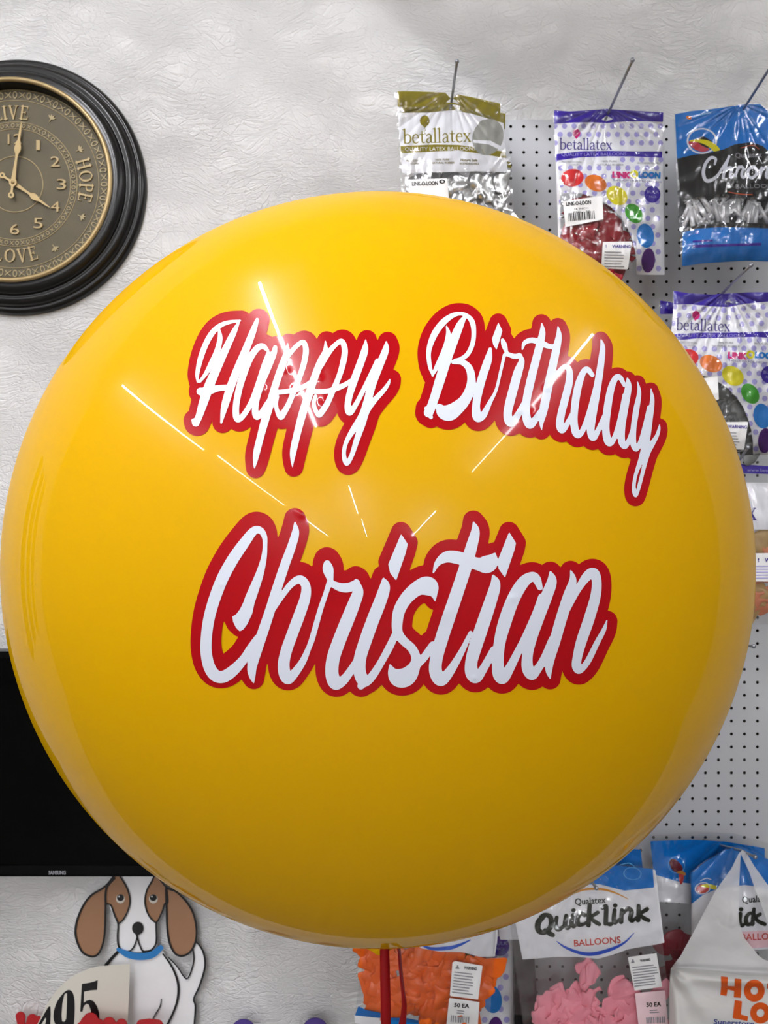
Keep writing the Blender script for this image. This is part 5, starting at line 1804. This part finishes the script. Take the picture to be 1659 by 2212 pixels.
# blue-headed packet behind the carrier bag, farther back (crimson balloons)
B3 = quick_packet('blue-headed packet of dark red balloons between the pink packet and the carrier bag', 1.43, [(1402, 1806), (1500, 1796), (1585, 1800), (1660, 1822)], [(1425, 2170), (1540, 2180), (1680, 2175)], 91,
                  c7([(955, 158), (1200, 150), (1400, 160), (1640, 200), (1640, 420), (1300, 430), (1130, 402), (975, 356)]),
                  c7([(975, 352), (1130, 398), (1300, 430), (1640, 430), (1640, 560), (1000, 520)]), -4, None, None, None, None, None, hook=(1590, 1815))
B3.ink('emblem_ring', [Ring(*c7([(1112, 300)])[0], 18, 17, 1.8, 35)], mat('print_ring_blue', (110, 175, 225), 0.4), 0.0007, 1.0)
B3.ink('emblem_lens', [Poly(c7([(1070, 275), (1100, 265), (1140, 300), (1150, 345), (1115, 350), (1080, 320)]), True)], mat('print_maroon', (110, 24, 30), 0.4), 0.0006, 1.2)
B3.ink('emblem_swoosh', [Stroke(c7([(1115, 345, 8), (1140, 345, 20), (1160, 355, 16)]))], I_gold, 0.0008, 1.2)
B3.ink('emblem_drop', [Poly(c7([(1125, 360), (1155, 360), (1150, 400), (1135, 415)]), True)], I_brick, 0.0008, 1.2)
B3.skin()
M_dark_red = mat('dark_red_latex', (150, 24, 44), 0.4, 0.4, vary=0.08)
fill(B3, M_dark_red, scatter([(1432, 2010), (1480, 2010), (1490, 2150), (1440, 2150)], 10, 14), 'limp dark red balloon in the packet behind the carrier bag', 'dark red balloons behind the carrier bag', 41)

# blue-headed packet just behind the carrier bag
B4 = quick_packet('blue-headed packet seen through the handles of the white carrier bag', 1.374, c7([(1188, 345), (1290, 270), (1400, 205), (1480, 180), (1600, 230), (1720, 290)]), c7([(1190, 1150), (1400, 1170), (1740, 1150)]), 95,
                  c7([(1196, 350), (1290, 278), (1400, 212), (1480, 188), (1600, 236), (1715, 295), (1720, 480), (1600, 430), (1520, 420), (1440, 430), (1340, 450), (1270, 480), (1200, 535)]),
                  c7([(1200, 530), (1270, 478), (1340, 448), (1440, 430), (1520, 420), (1600, 430), (1720, 480), (1725, 800), (1560, 810), (1200, 760)]), -4, None, None, None, None, None, hook=(1590, 1832), rad=0.0024)
B4.ink('emblem_lens', [Ell(*c7([(1268, 442)])[0], 14, 10, -12)], I_brick, 0.0006, 1.2)
B4.ink('emblem_ring', [Ring(*c7([(1268, 440)])[0], 16, 12, 1.8, -12), Stroke(c7([(1255, 395, 4), (1290, 380, 6), (1320, 388, 4)]))], I_white, 0.0008, 1.0)
B4.ink('emblem_swoosh', [Stroke(c7([(1260, 425, 8), (1300, 425, 22), (1340, 435, 26)]))], I_yellow, 0.0008, 1.2)
B4.words('maker_lettering', [('Qualatex', *c7([(1505, 528)])[0], 20, 64, -4, 0.02)], I_dgreen, 0.0008)
ick = [Stroke(c7(s)) for s in [[(1494, 592, 24), (1490, 640, 26), (1505, 664, 22), (1525, 645, 14)], [(1575, 595, 24), (1548, 590, 20), (1528, 620, 26), (1535, 655, 26), (1570, 650, 22)], [(1575, 565, 22), (1570, 610, 24), (1566, 655, 24)], [(1612, 595, 22), (1585, 615, 20), (1605, 640, 24), (1640, 655, 24)],
                               [(1440, 600, 24), (1432, 650, 24), (1450, 670, 22), (1478, 650, 16)], [(1400, 610, 24), (1395, 655, 24), (1430, 665, 16)], [(1340, 620, 24), (1320, 660, 26), (1350, 690, 22), (1380, 650, 24), (1370, 610, 20), (1340, 620, 18)]]]
B4.ink('big_lettering', ick + [Ell(*c7([(1498, 566)])[0], 5, 4.6)], I_dgreen, 0.0009, 1.0)
B4.words('type_lettering', [('BALLOONS', *c7([(1500, 752)])[0], 20, 101, -2, 0.012)], I_brick, 0.0008)
B4.ink('pink_film_print', [Poly(c7([(1490, 700), (1700, 690), (1700, 790), (1540, 800)]))], mat('print_pale_pink', (240, 205, 212), 0.4), 0.0005, 2)
B4.skin()

# --- white carrier bag
M_carrier = mat('white_carrier_film', (238, 238, 236), 0.35, 0.4, vary=0.02, trans=0.25)


def thin(m, a):
    nt = m.node_tree
    out = nt.nodes['Material Output']
    src = out.inputs['Surface'].links[0].from_socket
    tr = nt.nodes.new('ShaderNodeBsdfTransparent')
    ms = nt.nodes.new('ShaderNodeMixShader')
    ms.inputs[0].default_value = a
    nt.links.new(src, ms.inputs[1])
    nt.links.new(tr.outputs[0], ms.inputs[2])
    nt.links.new(ms.outputs[0], out.inputs['Surface'])
    return m


M_carrier_thin = thin(mat('white_carrier_thin', (240, 240, 240), 0.35, 0.4, vary=0.02, trans=0.2), 0.24)
r4 = CR(1400, 1940, 6.405)
cb = empty('carrier_bag', at(1600, 2330, 1.30), 'white plastic carrier bag with orange lettering hanging by its handles at the lower right', 'bag')


def D_carrier(x, y):
    """hangs from the hook point and swells below the fold, creased towards its left corner"""
    v = (y - 1838) / 260.0
    d = 1.325 - 0.030 * np.clip(v, 0, 1.3)
    # folds radiating from the left corner
    a = np.arctan2(y - 2094, x - 1446)
    r = np.hypot(x - 1446, y - 2094)
    f = np.where(y > 2086, 0.006 * np.sin(9.0 * a + 0.4) * np.exp(-(r / 150.0) ** 2) * np.clip(r / 20, 0, 1), 0)
    # swell under the fold line
    fold = 2092 + 0.04 * (x - 1447)
    sw = 0.014 * np.exp(-((y - fold - 22) / 14.0) ** 2) - 0.010 * np.exp(-((y - fold) / 7.0) ** 2)
    sw = sw + np.where(y > fold, 0.012 * (1 - np.exp(-(np.clip(y - fold, 0, 999) / 25.0))), 0)
    # handle pleats
    hp = 0.0 * np.sin((x - 1601) / np.maximum(4.0, (y - 1820) * 0.06)) * np.clip((2080 - y) / 120.0, 0, 1) * np.clip((y - 1838) / 30.0, 0, 1)
    n = 0.0016 * noise2(x, y, 404, 120.0) + 0.005 * facets(x, y, 405, 60.0)
    edge = 0.03 * np.clip((1470 - x) / 24.0, 0, 1) ** 2 * (y > 2080)
    return d - f - sw - hp - n + edge


def M_cb(x, y, off):
    return at_arr(x, y, D_carrier(x, y) - off)


left_strand = [(1603, 1836), (1595, 1845), (1580, 1876), (1545, 1925), (1500, 2010), (1470, 2065), (1449, 2092), (1500, 2100), (1560, 2106), (1612, 2112), (1670, 2112), (1760, 2108)]
hole = r4([(1280, -620), (1262, -200), (1258, 0), (1250, 200), (1262, 340), (1290, 450), (1340, 560), (1400, 640), (1470, 720), (1520, 790), (1600, 850), (1760, 900), (2000, 850), (2000, 400), (1659, 350), (1600, 180), (1540, 20), (1480, -120), (1400, -360)])
rt = r4([(1300, -660), (1340, -660), (1450, -480), (1560, -300), (1680, -110), (1900, 200), (2100, 300), (2100, 1100), (1660, 1080)])
b = MB()
field_mesh(b, [Poly(left_strand + [(1760, 1980), (1700, 1950), (1659, 1912), (1630, 1872), (1612, 1842)])], M_cb, 2.2, 0.0, cut=[Poly(hole)])
b.build('handle_part', M_carrier_thin, cb, True)
b = MB()
field_mesh(b, [Poly([(1449, 2090), (1500, 2094), (1560, 2100), (1612, 2108), (1670, 2110), (1770, 2104), (1770, 2330), (1440, 2330), (1446, 2200), (1446, 2130)])], M_cb, 2.2, 0.0004)
b.build('front_panel', M_carrier, cb, True)
b = MB()
field_mesh(b, [Poly([(1520, 2046), (1540, 2043), (1600, 2048), (1606, 2052), (1640, 2085), (1612, 2104), (1560, 2098), (1500, 2090)])], M_cb, 2.2, -0.006)
b.build('inner_rim', M_carrier_thin, cb, True)
b = MB()
xs, ys = np.meshgrid(np.linspace(1450, 1765, 20), np.linspace(2096, 2330, 16))
P = at_arr(xs.ravel(), ys.ravel(), 1.333 + 0 * xs.ravel())
b.add(P, [(j * 20 + i, (j + 1) * 20 + i, (j + 1) * 20 + i + 1, j * 20 + i + 1) for j in range(15) for i in range(19)])
b.build('back_panel', M_carrier, cb, True)
hl = [Poly(r4(s)) for s in [
    [(1008, 1082), (1105, 1092), (1100, 1215), (1195, 1222), (1200, 1112), (1292, 1120), (1290, 1250), (1285, 1382), (1185, 1374), (1192, 1285), (1100, 1265), (1085, 1355), (1000, 1340), (1012, 1210)],
    [(1650, 1180), (1900, 1200), (1900, 1270), (1820, 1262), (1815, 1440), (1720, 1430), (1725, 1260), (1645, 1255)],
    [(1200, 1410), (1300, 1428), (1285, 1610), (1385, 1638), (1375, 1702), (1170, 1662)]]] + [
    Ring(*r4([(1470, 1282)])[0], 15.2, 16.2, 14.5, 0), Ring(*r4([(1555, 1590)])[0], 15.2, 15.8, 13.5, 0), Ring(*r4([(1830, 1640)])[0], 15.2, 15.8, 13.5, 0)]
b = MB(); field_mesh(b, hl, M_cb, 1.3, 0.0012); b.build('shop_lettering', I_hot, cb, True)
b = MB(); text(b, 'Superstore', *r4([(905, 1742)])[0], 15, M_cb, 0.0012, rot=3, width=88, bold=0.02); b.build('slogan_lettering', mat('print_navy', (52, 70, 140), 0.4), cb, True)
